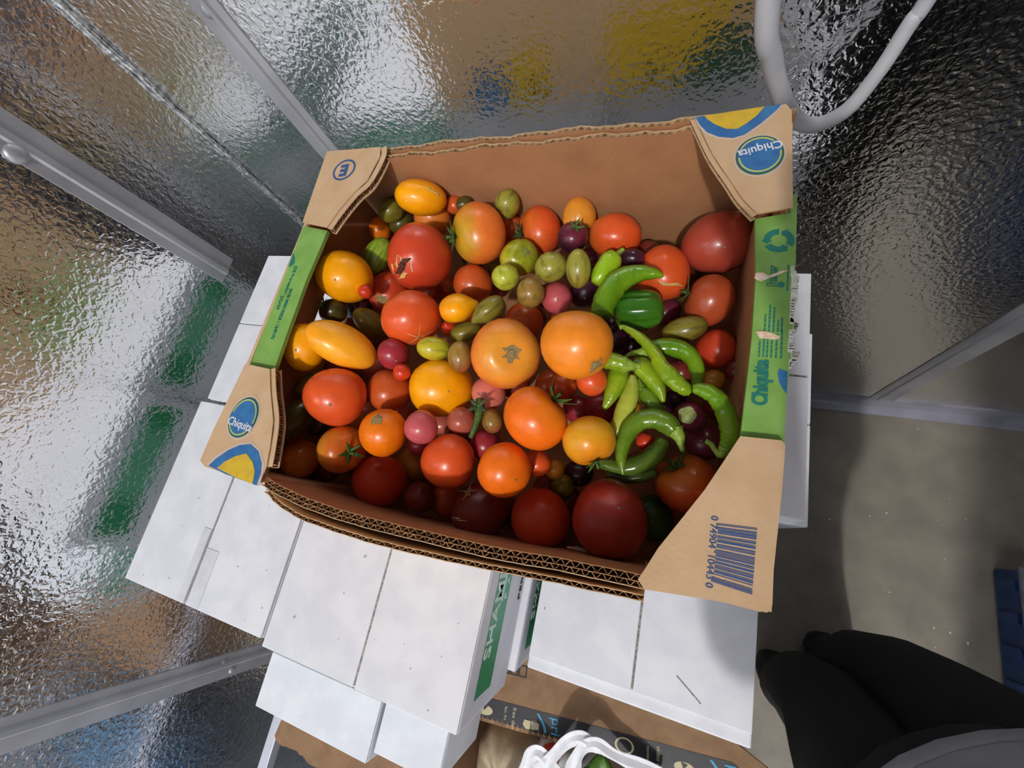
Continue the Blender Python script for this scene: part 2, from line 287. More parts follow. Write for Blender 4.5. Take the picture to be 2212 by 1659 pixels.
# ---------------------------------------------------------------- measured places of fruit and prints (metres)
TOM=[
('golden oval tomato with a pale crack, farthest back at the left of the pile','gold',-0.3123,0.3338,1.1284,0.0218,0.0218,0.0324,(-0.476,0.443,-0.748,0.133),('k',-0.37,-0.73,0.57)),
('dark olive tomato tucked behind the golden oval tomato at the back left','olive',-0.3813,0.3433,1.0967,0.0154,0.0154,0.0191,(-0.668,0.483,-0.565,-0.033),None),
('dark greenish brown tomato below the golden oval tomato, beside a small orange one','dolive',-0.3809,0.3433,1.0709,0.0155,0.0155,0.0193,(-0.621,0.490,-0.611,0.019),None),
('small smooth orange tomato against the left wall near the back corner','orange',-0.4082,0.3266,1.0786,0.0147,0.0147,0.0179,(0.118,0.303,-0.855,0.403),None),
('pale orange tomato directly in front of the golden oval tomato at the back','porange',-0.3178,0.3366,1.0886,0.0247,0.0241,0.0220,(0.519,-0.820,-0.004,0.241),None),
('rusty orange tomato mostly hidden between golden oval and large orange-green tomatoes','rust',-0.2833,0.3482,1.0971,0.0129,0.0117,0.0119,(0.615,-0.770,0.135,0.099),None),
('sliver of dark olive tomato behind the large orange-green tomato','dolive',-0.2692,0.3486,1.0984,0.0093,0.0093,0.0127,(-0.659,0.448,-0.602,0.062),None),
('large orange tomato with yellow-green flank and a green stalk, back of the pile','orgreen',-0.2338,0.2980,1.1030,0.0359,0.0364,0.0326,(0.523,0.501,-0.030,-0.688),('c',-0.00,0.00,1.00)),
('large red tomato with a black split in its side, back left of centre','red',-0.2974,0.2562,1.1150,0.0392,0.0403,0.0358,(-0.368,0.747,0.170,-0.527),('b',-0.92,0.04,-0.39)),
('light green striped oval tomato lying against the black-split red tomato','lime',-0.3870,0.2755,1.0880,0.0177,0.0177,0.0275,(-0.503,-0.763,-0.161,0.374),('c',-0.01,0.25,0.97)),
('large golden yellow tomato by the left wall above a tiny red cherry tomato','gold',-0.3918,0.2211,1.1232,0.0349,0.0320,0.0301,(-0.296,0.931,-0.052,-0.208),None),
('tiny red cherry tomato resting on the side of the large golden tomato','cherry',-0.3566,0.2038,1.1193,0.0088,0.0088,0.0086,(-0.120,0.901,0.155,-0.386),None),
('red tomato with a rough tan scar, wedged under the black-split red tomato','red',-0.3700,0.2356,1.0620,0.0294,0.0294,0.0265,(0.023,0.952,0.183,-0.243),('r',-0.42,0.69,-0.59)),
('dark purple tomato half hidden below the tiny cherry tomato at left','purple',-0.4068,0.2046,1.0678,0.0187,0.0174,0.0162,(-0.420,0.807,0.061,-0.411),None),
('dark olive brown tomato beside the hand hole in the left wall','dolive',-0.4080,0.1803,1.1064,0.0178,0.0155,0.0161,(-0.981,0.092,0.093,-0.140),('c',0.00,-0.00,1.00)),
('olive oval tomato left of the big red tomato with radiating pale lines','olive',-0.3620,0.1770,1.0880,0.0151,0.0151,0.0244,(-0.204,0.490,-0.783,0.323),None),
('big bright red tomato with pale lines radiating from its tip','redo',-0.2832,0.1751,1.1145,0.0338,0.0328,0.0300,(0.563,-0.731,-0.044,0.383),('t',-0.00,0.00,-1.00)),
('rusty orange tomato under the large orange-green tomato','rust',-0.2429,0.2496,1.0689,0.0250,0.0244,0.0222,(0.282,-0.923,-0.080,0.248),None),
('brownish orange tomato in the gap right of the black-split red tomato','rust',-0.3080,0.2656,1.0269,0.0176,0.0176,0.0170,(-0.027,0.980,0.141,-0.136),('r',0.56,0.52,-0.65)),
('small bright yellow pear-shaped tomato with a pointed end','gold',-0.2281,0.1905,1.1150,0.0165,0.0165,0.0206,(0.533,0.594,-0.128,-0.589),('n',0.02,0.17,-0.98)),
('olive oval tomato pointing at the yellow pear-shaped tomato','olive',-0.1885,0.1911,1.1150,0.0130,0.0130,0.0200,(0.702,-0.537,0.463,-0.064),None),
('tiny red cherry tomato just below the yellow pear-shaped tomato','cherry',-0.2484,0.1782,1.0880,0.0093,0.0093,0.0090,(0.020,-0.990,-0.139,0.035),None),
('narrow olive tomato between the radiating-line red tomato and the big scarred orange one','olive',-0.2246,0.1745,1.0880,0.0118,0.0118,0.0193,(-0.604,0.552,-0.559,0.134),None),
('reddish tomato glimpsed below the yellow pear-shaped tomato','rust',-0.2530,0.2131,1.0380,0.0183,0.0170,0.0171,(-0.320,0.947,-0.025,0.023),None),
('golden tomato against the left wall, partly under a long yellow tomato','gold',-0.3988,0.1187,1.1353,0.0241,0.0283,0.0235,(-0.250,0.947,0.039,-0.196),None),
('long yellow plum tomato with a dry star scar, lying at the left edge','gold2',-0.3440,0.1242,1.1394,0.0227,0.0227,0.0409,(0.547,0.250,-0.279,-0.748),('n',0.05,0.18,-0.98)),
('olive oval tomato against the left wall below the long yellow tomato','olive',-0.4100,0.0810,1.1031,0.0115,0.0115,0.0175,(-0.624,0.640,-0.426,-0.140),None),
('long dark olive tomato in the left corner by the blue oval sticker print','dolive',-0.4004,0.0376,1.1099,0.0183,0.0183,0.0303,(0.601,-0.668,0.415,0.140),None),
('small dark green tomato in shadow in the lower left corner','dolive',-0.4139,0.0362,1.0586,0.0093,0.0093,0.0116,(0.524,-0.685,0.506,-0.002),None),
('big orange-red tomato at the left, below the long yellow plum tomato','redo',-0.3393,0.0678,1.1270,0.0339,0.0319,0.0296,(-0.249,0.927,0.037,-0.276),('t',0.00,0.00,-1.00)),
('speckled crimson tomato below the radiating-line red tomato','crimson',-0.2922,0.1284,1.1155,0.0176,0.0176,0.0170,(0.371,-0.841,-0.067,0.389),None),
('tiny bright red cherry tomato under the speckled crimson one','cherry',-0.2740,0.1087,1.1150,0.0096,0.0096,0.0093,(0.285,-0.958,0.019,0.032),None),
('rusty orange tomato between the left big red and the big yellow-orange tomato','rust',-0.3020,0.0928,1.0880,0.0263,0.0258,0.0235,(-0.024,-0.947,-0.152,0.284),None),
('dull pink tomato half hidden beside the end of the long yellow tomato','pink',-0.3527,0.1261,1.0620,0.0177,0.0165,0.0166,(-0.083,0.855,0.141,-0.492),None),
('big yellow-orange tomato at the centre left, below two small oval tomatoes','gold',-0.2359,0.1039,1.0880,0.0365,0.0334,0.0314,(-0.190,0.909,0.103,-0.356),None),
('shiny yellow-green oval tomato on top of the big yellow-orange tomato','limey',-0.2427,0.1400,1.1150,0.0131,0.0131,0.0187,(0.437,-0.540,0.677,-0.243),None),
('upright brown and olive oval tomato left of the big scarred orange tomato','brown',-0.2082,0.1335,1.1150,0.0128,0.0128,0.0172,(-0.065,-0.245,0.803,-0.540),None),
('pale salmon pink tomato below the big orange tomato with a stem scar','pink',-0.1787,0.1062,1.0864,0.0191,0.0181,0.0168,(0.273,-0.929,-0.073,0.241),None),
('brownish rose cherry tomato on the left side of the green vine stem','rose',-0.2020,0.0704,1.0880,0.0155,0.0150,0.0147,(-0.122,0.917,0.109,-0.364),None),
('small striped brown cherry tomato on the right side of the green vine stem','brown',-0.1666,0.0752,1.0880,0.0107,0.0107,0.0132,(0.038,-0.276,0.764,-0.582),None),
('round matt pink tomato below the big yellow-orange tomato','rosep',-0.2311,0.0524,1.1150,0.0176,0.0176,0.0170,(-0.210,0.934,0.070,-0.281),None),
('orange tomato with a green patch and dry scar, lower left of the pile','oryel',-0.2743,0.0401,1.1150,0.0256,0.0251,0.0228,(-0.169,0.979,0.046,-0.103),('r',0.05,-0.67,-0.74)),
('yellow-orange tomato with a star-shaped green calyx facing up, lower left','oryel2',-0.3320,0.0150,1.1000,0.0268,0.0263,0.0239,(0.846,0.125,0.509,0.101),('c',-0.00,0.00,1.00)),
('dull orange tomato in the lower left corner of the box','dorange',-0.4019,-0.0057,1.0826,0.0225,0.0230,0.0205,(0.062,0.943,0.162,-0.283),None),
('dark red tomato near the front wall, below the orange tomato with green patch','red',-0.2997,-0.0098,1.0602,0.0317,0.0301,0.0278,(0.112,0.910,0.134,-0.377),None),
('ochre tomato half hidden left of a glossy red tomato in front','ochre',-0.2814,0.0198,1.0244,0.0240,0.0228,0.0211,(0.227,0.945,0.223,-0.067),None),
('glossy orange-red tomato in front of the round pink tomato','redo',-0.2051,0.0259,1.0880,0.0290,0.0290,0.0261,(-0.235,0.972,-0.001,0.008),None),
('crimson tomato below the green vine stem','crimson',-0.1786,0.0533,1.0620,0.0179,0.0173,0.0171,(-0.130,0.926,0.105,-0.337),None),
('smooth orange tomato at the front centre of the pile','orange2',-0.1347,0.0270,1.1070,0.0259,0.0268,0.0237,(0.237,-0.885,-0.118,0.384),None),
('small shade-darkened red tomato against the front wall, left of centre','maroon',-0.2452,-0.0180,1.0548,0.0175,0.0175,0.0169,(0.428,0.860,0.207,-0.185),None),
('brownish tomato in shadow behind the small shade-darkened red tomato','rust',-0.2238,-0.0159,1.0281,0.0192,0.0192,0.0173,(0.046,0.902,0.107,-0.416),None),
('large shade-darkened red tomato with a dry tan star at the front wall','maroon',-0.1688,-0.0158,1.0604,0.0308,0.0299,0.0273,(0.224,0.952,0.205,0.048),('f',-0.03,-0.20,-0.98)),
('plain red tomato at the front wall left of the largest dark red one','red',-0.1035,-0.0096,1.0578,0.0295,0.0309,0.0272,(0.085,0.985,0.120,-0.087),None),
('largest dark red tomato, in the front right of the box','red_shade',-0.0347,0.0044,1.0800,0.0344,0.0356,0.0315,(-0.138,-0.973,-0.095,0.162),None),
('large glossy orange tomato with curled calyx, front centre','orange2',-0.1124,0.0798,1.1150,0.0322,0.0309,0.0284,(0.760,-0.532,0.369,-0.056),('c',-0.00,0.00,1.00)),
('big orange tomato showing a round tan stem scar, middle of the pile','orange3',-0.1575,0.1413,1.1157,0.0362,0.0362,0.0326,(-0.943,-0.170,-0.269,-0.098),('s',0.00,-0.00,1.00)),
('biggest orange-yellow tomato with a tan cracked end, just right of centre','oryel3',-0.0789,0.1442,1.1485,0.0321,0.0317,0.0287,(0.309,-0.951,-0.016,-0.005),('r',0.67,0.43,-0.60)),
('small shiny orange-red tomato below the biggest orange-yellow tomato','redo',-0.0664,0.1242,1.1124,0.0149,0.0149,0.0144,(0.360,-0.900,-0.105,0.220),None),
('orange-red tomato hidden behind the curled calyx at centre','redo',-0.1056,0.1308,1.0620,0.0162,0.0152,0.0152,(-0.015,0.978,0.090,-0.190),None),
('rusty orange tomato behind the two biggest orange tomatoes','rust',-0.1659,0.2025,1.0643,0.0230,0.0241,0.0212,(-0.180,0.982,0.046,0.022),None),
('mustard yellow tomato with stalk pointing down, right of front centre','mustard',-0.0592,0.0664,1.1150,0.0248,0.0232,0.0216,(-0.746,-0.616,-0.218,-0.125),('c',0.00,0.00,1.00)),
('crimson tomato under the tip of a yellow-green pepper','crimson',-0.0586,0.1129,1.0620,0.0182,0.0173,0.0172,(-0.228,0.955,0.092,-0.163),None),
('dark crimson tomato in the gap above the mustard yellow tomato','crimson',-0.0893,0.1132,1.0380,0.0166,0.0166,0.0161,(-0.212,0.974,0.063,-0.053),None),
('small orange-red tomato right of the smooth orange front tomato','redo',-0.1149,0.0430,1.0694,0.0147,0.0142,0.0140,(0.309,-0.951,-0.015,-0.001),None),
('tiny ochre tomato beneath the mustard yellow tomato','ochre',-0.0991,0.0414,1.0535,0.0106,0.0106,0.0103,(0.161,0.977,0.137,0.022),None),
('shadowed maroon tomato behind the plain red front tomato','maroon',-0.1095,0.0216,1.0309,0.0151,0.0151,0.0146,(-0.179,0.956,0.099,-0.210),None),
('blackish purple tomato under the stalk of the mustard yellow tomato','purple',-0.0778,0.0446,1.0290,0.0160,0.0140,0.0145,(-0.400,0.908,0.062,-0.105),None),
('large orange-red tomato with a deep notch and green stalk, partly under the barcode flap','redo2',0.0276,0.0521,1.0522,0.0308,0.0282,0.0265,(-0.878,0.335,0.330,0.086),('c',0.00,0.00,1.00)),
('small red cherry tomato inside the curl of a green pepper','cherry',-0.0132,0.0842,1.0620,0.0090,0.0090,0.0087,(-0.048,0.969,0.072,0.231),None),
('black-purple tomato with a pale green star-shaped end','purple',0.0243,0.1108,1.0760,0.0153,0.0149,0.0146,(0.989,0.062,-0.124,0.058),('g',0.00,0.00,1.00)),
('dark plum tomato inside the bend of the right-hand green pepper','dpink',0.0417,0.0947,1.0476,0.0184,0.0175,0.0174,(-0.065,0.985,0.068,0.142),None),
('dark purple tomato in shadow above the pale green star tomato','purple',0.0098,0.1414,1.0175,0.0140,0.0130,0.0130,(0.044,0.997,0.054,-0.042),None),
('glossy purple tomato wearing a green calyx, at the back of the pile','purple',-0.1160,0.2922,1.1030,0.0172,0.0172,0.0167,(-0.983,0.002,-0.170,-0.067),('c',0.00,-0.00,1.00)),
('olive green tomato alone against the back wall','olivel',-0.2078,0.3441,1.0998,0.0156,0.0178,0.0161,(0.528,-0.841,0.117,-0.005),None),
('orange-red tomato with a split and black calyx near the back wall','redo',-0.1735,0.3311,1.0631,0.0295,0.0312,0.0273,(0.870,0.326,-0.340,-0.148),('c',0.00,0.00,1.00)),
('orange and olive tomato behind the purple tomato with the calyx','oryel2',-0.1204,0.3395,1.0795,0.0206,0.0222,0.0192,(-0.177,0.980,0.040,-0.079),None),
('orange-red speckled tomato at the back wall with its stalk to the left','redo',-0.0748,0.3141,1.0760,0.0244,0.0244,0.0301,(0.346,0.578,-0.285,-0.682),('c',-0.61,0.46,0.64)),
('yellow-green tomato with a small stem scar, right of the large orange-green one','limey',-0.1803,0.2754,1.0880,0.0240,0.0218,0.0206,(-0.857,-0.147,-0.333,-0.365),('s',0.00,-0.00,1.00)),
('small lime yellow tomato resting at the upper centre','limey2',-0.1790,0.2318,1.1150,0.0152,0.0147,0.0145,(-0.481,0.818,0.085,-0.303),None),
('plump olive tomato with a tan smear, left of the narrow olive one','olivel',-0.1296,0.2458,1.1150,0.0182,0.0157,0.0164,(0.500,-0.835,-0.191,0.127),None),
('upright narrow olive tomato beside the pale green pepper','olivel',-0.0996,0.2441,1.1150,0.0129,0.0129,0.0205,(0.011,0.118,-0.875,0.469),None),
('olive brown tomato with a tan streak beside a pink one','brown',-0.1459,0.2135,1.1150,0.0152,0.0162,0.0152,(0.422,-0.904,0.009,0.073),None),
('smooth dusty pink tomato above the biggest orange-yellow tomato','rosep',-0.1243,0.2238,1.0880,0.0169,0.0179,0.0169,(-0.280,0.948,0.056,-0.144),None),
('near-black purple tomato left of the bent green pepper','purple',-0.1000,0.2472,1.0620,0.0192,0.0181,0.0168,(0.426,-0.899,-0.029,0.101),None),
('dark crimson tomato hidden behind the upright narrow olive tomato','dpink',-0.1060,0.3086,1.0380,0.0160,0.0149,0.0150,(0.475,-0.864,-0.050,0.159),None),
('small purple and tan tomato above the bent green pepper','purple',-0.0490,0.2726,1.0932,0.0101,0.0101,0.0135,(-0.583,0.349,-0.665,0.311),None),
('bright orange-red tomato behind the tip of the bent green pepper','redo2',-0.0170,0.2696,1.0708,0.0279,0.0309,0.0264,(-0.001,0.999,0.018,0.035),('k',0.33,0.79,-0.51)),
('large dark red tomato under the upper right corner flap','dred',0.0334,0.3036,1.0760,0.0345,0.0321,0.0300,(0.362,-0.928,-0.035,0.083),None),
('dull rust-coloured tomato by the right wall, second from the back','rust2',0.0310,0.2371,1.0731,0.0265,0.0251,0.0232,(0.347,0.487,-0.380,-0.706),('c',0.00,0.00,1.00)),
('olive oval tomato in front of the dull rust-coloured tomato','olive',0.0107,0.1997,1.0789,0.0127,0.0127,0.0226,(-0.698,0.429,-0.481,0.312),None),
('plain orange-red tomato by the right wall, third from the back','red',0.0438,0.1939,1.0500,0.0203,0.0203,0.0183,(-0.349,0.903,-0.037,0.249),None),
('small amber tomato by the right wall above the curved green pepper','ochre',0.0442,0.1601,1.0500,0.0113,0.0104,0.0106,(-0.315,0.946,0.077,-0.020),None),
('dusky red tomato seen through the arch of a green pepper','maroon',0.0132,0.1747,1.0260,0.0159,0.0159,0.0154,(-0.137,0.947,0.010,0.292),None),
('purple and cream tomato right of the biggest orange-yellow tomato','purple',-0.0589,0.1907,1.0624,0.0156,0.0181,0.0163,(-0.477,0.859,-0.093,0.161),None),
('black-purple tomato beneath the stem of the long thin pepper','purple',-0.0430,0.1972,1.0371,0.0166,0.0156,0.0156,(-0.206,0.957,-0.002,0.204),None),
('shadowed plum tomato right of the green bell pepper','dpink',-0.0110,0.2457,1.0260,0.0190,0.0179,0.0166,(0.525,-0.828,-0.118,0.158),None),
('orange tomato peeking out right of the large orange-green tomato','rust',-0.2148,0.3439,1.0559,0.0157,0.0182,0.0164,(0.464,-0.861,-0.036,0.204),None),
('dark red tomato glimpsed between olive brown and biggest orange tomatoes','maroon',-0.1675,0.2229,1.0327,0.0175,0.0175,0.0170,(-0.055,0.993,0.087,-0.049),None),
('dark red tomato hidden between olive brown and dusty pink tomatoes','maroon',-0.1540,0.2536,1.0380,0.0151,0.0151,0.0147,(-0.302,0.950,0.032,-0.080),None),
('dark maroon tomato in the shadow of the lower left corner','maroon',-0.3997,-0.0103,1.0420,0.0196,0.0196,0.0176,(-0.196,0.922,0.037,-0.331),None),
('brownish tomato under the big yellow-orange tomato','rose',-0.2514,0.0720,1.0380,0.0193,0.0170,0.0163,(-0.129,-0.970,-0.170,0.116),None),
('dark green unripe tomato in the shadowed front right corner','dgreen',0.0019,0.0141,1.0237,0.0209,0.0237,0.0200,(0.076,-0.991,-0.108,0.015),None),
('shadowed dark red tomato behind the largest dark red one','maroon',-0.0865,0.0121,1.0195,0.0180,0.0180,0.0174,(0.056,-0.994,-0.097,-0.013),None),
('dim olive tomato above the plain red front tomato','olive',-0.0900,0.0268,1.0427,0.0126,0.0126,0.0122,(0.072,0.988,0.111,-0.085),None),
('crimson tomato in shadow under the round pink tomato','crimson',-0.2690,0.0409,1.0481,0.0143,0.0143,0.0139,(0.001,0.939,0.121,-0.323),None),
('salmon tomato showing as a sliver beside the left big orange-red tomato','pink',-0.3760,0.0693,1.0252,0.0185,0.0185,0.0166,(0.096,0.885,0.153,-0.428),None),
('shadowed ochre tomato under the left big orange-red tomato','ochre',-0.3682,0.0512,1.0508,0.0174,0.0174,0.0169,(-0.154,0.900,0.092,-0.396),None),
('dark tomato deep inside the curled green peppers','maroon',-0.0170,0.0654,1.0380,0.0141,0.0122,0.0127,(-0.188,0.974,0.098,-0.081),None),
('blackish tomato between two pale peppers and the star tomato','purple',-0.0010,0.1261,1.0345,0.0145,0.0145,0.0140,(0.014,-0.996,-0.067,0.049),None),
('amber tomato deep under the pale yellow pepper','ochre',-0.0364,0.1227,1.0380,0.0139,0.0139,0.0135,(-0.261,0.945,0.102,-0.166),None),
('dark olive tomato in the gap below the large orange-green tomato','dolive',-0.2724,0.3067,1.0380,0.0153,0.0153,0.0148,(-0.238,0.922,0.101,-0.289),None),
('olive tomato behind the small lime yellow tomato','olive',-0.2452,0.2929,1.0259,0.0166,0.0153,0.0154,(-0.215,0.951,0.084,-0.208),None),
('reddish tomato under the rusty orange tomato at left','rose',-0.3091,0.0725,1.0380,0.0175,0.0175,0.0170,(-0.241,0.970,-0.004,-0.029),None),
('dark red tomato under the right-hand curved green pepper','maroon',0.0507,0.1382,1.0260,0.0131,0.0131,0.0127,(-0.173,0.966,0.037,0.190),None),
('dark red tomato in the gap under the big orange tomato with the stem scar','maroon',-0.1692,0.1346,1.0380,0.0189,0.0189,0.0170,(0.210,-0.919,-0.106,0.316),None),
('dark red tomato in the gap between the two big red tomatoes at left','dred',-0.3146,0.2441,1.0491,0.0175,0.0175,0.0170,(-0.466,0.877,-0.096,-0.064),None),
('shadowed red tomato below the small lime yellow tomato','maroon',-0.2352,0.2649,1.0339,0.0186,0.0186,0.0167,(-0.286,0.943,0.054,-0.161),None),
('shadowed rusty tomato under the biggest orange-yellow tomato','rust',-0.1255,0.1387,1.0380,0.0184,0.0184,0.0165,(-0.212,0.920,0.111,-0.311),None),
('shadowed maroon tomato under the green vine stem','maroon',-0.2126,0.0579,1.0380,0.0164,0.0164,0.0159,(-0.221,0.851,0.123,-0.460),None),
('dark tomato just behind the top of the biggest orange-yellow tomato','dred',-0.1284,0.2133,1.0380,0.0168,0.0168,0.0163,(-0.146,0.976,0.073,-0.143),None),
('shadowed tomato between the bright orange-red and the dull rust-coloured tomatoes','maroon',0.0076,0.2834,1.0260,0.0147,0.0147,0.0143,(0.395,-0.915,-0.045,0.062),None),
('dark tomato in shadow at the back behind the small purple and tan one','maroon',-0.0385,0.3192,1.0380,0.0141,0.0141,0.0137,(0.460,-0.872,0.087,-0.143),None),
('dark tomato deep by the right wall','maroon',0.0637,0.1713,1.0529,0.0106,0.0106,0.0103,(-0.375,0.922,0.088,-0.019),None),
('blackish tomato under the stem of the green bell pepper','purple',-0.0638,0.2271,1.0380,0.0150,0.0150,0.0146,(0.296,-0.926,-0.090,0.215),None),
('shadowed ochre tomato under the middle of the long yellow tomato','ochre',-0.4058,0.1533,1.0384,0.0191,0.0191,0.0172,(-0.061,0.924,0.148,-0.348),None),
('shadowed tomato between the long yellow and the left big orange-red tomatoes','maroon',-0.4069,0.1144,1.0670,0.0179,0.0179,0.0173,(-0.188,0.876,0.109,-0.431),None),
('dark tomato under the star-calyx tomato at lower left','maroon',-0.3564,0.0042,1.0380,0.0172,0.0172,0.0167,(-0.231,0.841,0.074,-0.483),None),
('dark tomato between the large shade-darkened red and the plain red front tomatoes','maroon',-0.1554,-0.0100,1.0191,0.0177,0.0177,0.0171,(-0.039,0.947,0.106,-0.301),None),
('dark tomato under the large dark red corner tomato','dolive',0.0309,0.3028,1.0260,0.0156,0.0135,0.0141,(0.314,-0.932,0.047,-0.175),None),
]
PEP=[
('pepper','small pale green pepper with upright stem beside the bent green pepper','pgreen',[(-0.0811,0.2337,1.1050,0.0047),(-0.0780,0.2416,1.1050,0.0094),(-0.0738,0.2518,1.1050,0.0114),(-0.0689,0.2609,1.1050,0.0118),(-0.0650,0.2672,1.1050,0.0085)],[(-0.0650,0.2672,1.1050,0.0043),(-0.0618,0.2718,1.1050,0.0028),(-0.0580,0.2758,1.1050,0.0024)]),
('pepper','bent glossy green pepper with its tip over an orange-red tomato','green',[(-0.0670,0.1925,1.1150,0.0107),(-0.0663,0.2054,1.1150,0.0121),(-0.0628,0.2187,1.1150,0.0130),(-0.0566,0.2295,1.1150,0.0122),(-0.0454,0.2372,1.1150,0.0103),(-0.0325,0.2407,1.1150,0.0076),(-0.0211,0.2400,1.1150,0.0048),(-0.0144,0.2376,1.1150,0.0013)],None),
('bell','dark green bell pepper lying on its side below the bent green pepper','dgreen',[(-0.0581,0.2079,1.0950,0.0056),(-0.0543,0.2081,1.0950,0.0157),(-0.0457,0.2091,1.0950,0.0193),(-0.0344,0.2103,1.0950,0.0196),(-0.0233,0.2120,1.0950,0.0186),(-0.0151,0.2135,1.0950,0.0144),(-0.0108,0.2143,1.0950,0.0063)],[(-0.0574,0.2068,1.0950,0.0046),(-0.0624,0.2054,1.0950,0.0042),(-0.0668,0.2030,1.0950,0.0037)]),
('chili','long thin wrinkled yellow-green chili crossing the green arched one','ygreen',[(-0.0430,0.1801,1.1150,0.0026),(-0.0337,0.1750,1.1150,0.0038),(-0.0235,0.1672,1.1150,0.0050),(-0.0126,0.1555,1.1150,0.0058),(-0.0062,0.1448,1.1150,0.0069),(0.0023,0.1358,1.1150,0.0080),(0.0099,0.1288,1.1150,0.0071),(0.0169,0.1241,1.1150,0.0059),(0.0208,0.1216,1.1150,0.0023)],[(-0.0430,0.1801,1.1150,0.0026),(-0.0457,0.1809,1.1150,0.0022),(-0.0482,0.1798,1.1150,0.0026)]),
('chili','green chili bent in an arch near the right wall','green',[(-0.0213,0.1660,1.0950,0.0053),(-0.0140,0.1701,1.0950,0.0079),(-0.0015,0.1722,1.0950,0.0091),(0.0112,0.1700,1.0950,0.0086),(0.0199,0.1633,1.0950,0.0076),(0.0254,0.1512,1.0950,0.0067),(0.0270,0.1377,1.0950,0.0050),(0.0272,0.1305,1.0950,0.0025)],[(-0.0201,0.1671,1.0950,0.0066),(-0.0263,0.1641,1.0950,0.0048),(-0.0349,0.1623,1.0950,0.0027),(-0.0402,0.1588,1.0950,0.0018)]),
('pepper','pale green pepper with ribbed stem, lying next to the biggest orange tomato','ygreen',[(-0.0668,0.1435,1.1200,0.0051),(-0.0589,0.1433,1.1200,0.0076),(-0.0503,0.1428,1.1200,0.0084),(-0.0416,0.1414,1.1200,0.0079),(-0.0365,0.1405,1.1200,0.0074)],[(-0.0373,0.1404,1.1200,0.0078),(-0.0323,0.1401,1.1200,0.0053),(-0.0275,0.1406,1.1200,0.0029),(-0.0234,0.1406,1.1200,0.0016)]),
('pepper','curved yellow-green pepper hanging below the ribbed stem','ygreen',[(-0.0320,0.1510,1.0980,0.0061),(-0.0247,0.1484,1.0980,0.0095),(-0.0162,0.1418,1.0980,0.0094),(-0.0085,0.1324,1.0980,0.0080),(-0.0034,0.1239,1.0980,0.0050),(-0.0005,0.1161,1.0980,0.0017)],None),
('pepper','yellow-green pepper pointing down left over a crimson tomato','ygreen',[(-0.0436,0.1420,1.1020,0.0087),(-0.0442,0.1338,1.1020,0.0099),(-0.0460,0.1218,1.1020,0.0086),(-0.0490,0.1098,1.1020,0.0055),(-0.0524,0.1006,1.1020,0.0021)],None),
('pepper','pale waxy yellow pepper standing at the middle of the pepper cluster','pyellow',[(-0.0311,0.1382,1.0980,0.0035),(-0.0302,0.1274,1.0980,0.0068),(-0.0313,0.1134,1.0980,0.0089),(-0.0340,0.0993,1.0980,0.0089),(-0.0366,0.0877,1.0980,0.0071),(-0.0380,0.0764,1.0980,0.0033)],None),
('pepper','short green pepper with its stem up, right of the pale waxy pepper','green2',[(-0.0207,0.1289,1.0900,0.0052),(-0.0166,0.1238,1.0900,0.0077),(-0.0108,0.1171,1.0900,0.0077),(-0.0049,0.1097,1.0900,0.0067),(-0.0008,0.1026,1.0900,0.0050)],[(-0.0201,0.1280,1.0900,0.0056),(-0.0239,0.1342,1.0900,0.0030),(-0.0257,0.1378,1.0900,0.0022)]),
('chili','large green chili curled into a hook above the front right tomatoes','green2',[(-0.0263,0.0429,1.1050,0.0008),(-0.0286,0.0511,1.1050,0.0036),(-0.0304,0.0612,1.1050,0.0056),(-0.0294,0.0741,1.1050,0.0073),(-0.0256,0.0855,1.1050,0.0086),(-0.0174,0.0941,1.1050,0.0090),(-0.0057,0.0972,1.1050,0.0093),(0.0044,0.0944,1.1050,0.0096),(0.0119,0.0884,1.1050,0.0071)],[(0.0118,0.0892,1.1050,0.0075),(0.0162,0.0832,1.1050,0.0051),(0.0180,0.0769,1.1050,0.0027),(0.0200,0.0720,1.1050,0.0019)]),
('chili','thick green chili lying under the hooked one','dgreen2',[(-0.0496,0.0539,1.0750,0.0057),(-0.0362,0.0528,1.0750,0.0078),(-0.0227,0.0552,1.0750,0.0090),(-0.0097,0.0633,1.0750,0.0093),(-0.0013,0.0737,1.0750,0.0089),(0.0040,0.0857,1.0750,0.0064)],None),
('chili','slim dark green chili in shadow behind the largest dark red tomato','dgreen2',[(-0.0449,0.0462,1.0650,0.0040),(-0.0292,0.0455,1.0650,0.0061),(-0.0144,0.0488,1.0650,0.0065),(-0.0004,0.0563,1.0650,0.0060)],None),
('chili','right-hand wrinkled green chili curving down to the barcode flap','green',[(0.0216,0.1243,1.1200,0.0035),(0.0286,0.1243,1.1200,0.0061),(0.0379,0.1209,1.1200,0.0072),(0.0455,0.1130,1.1200,0.0079),(0.0504,0.1028,1.1200,0.0081),(0.0531,0.0923,1.1200,0.0077),(0.0530,0.0838,1.1200,0.0073),(0.0501,0.0764,1.1200,0.0054)],[(0.0501,0.0764,1.1200,0.0051),(0.0471,0.0713,1.1200,0.0033),(0.0432,0.0741,1.1200,0.0022),(0.0398,0.0785,1.1200,0.0022),(0.0354,0.0805,1.1200,0.0022)]),
]
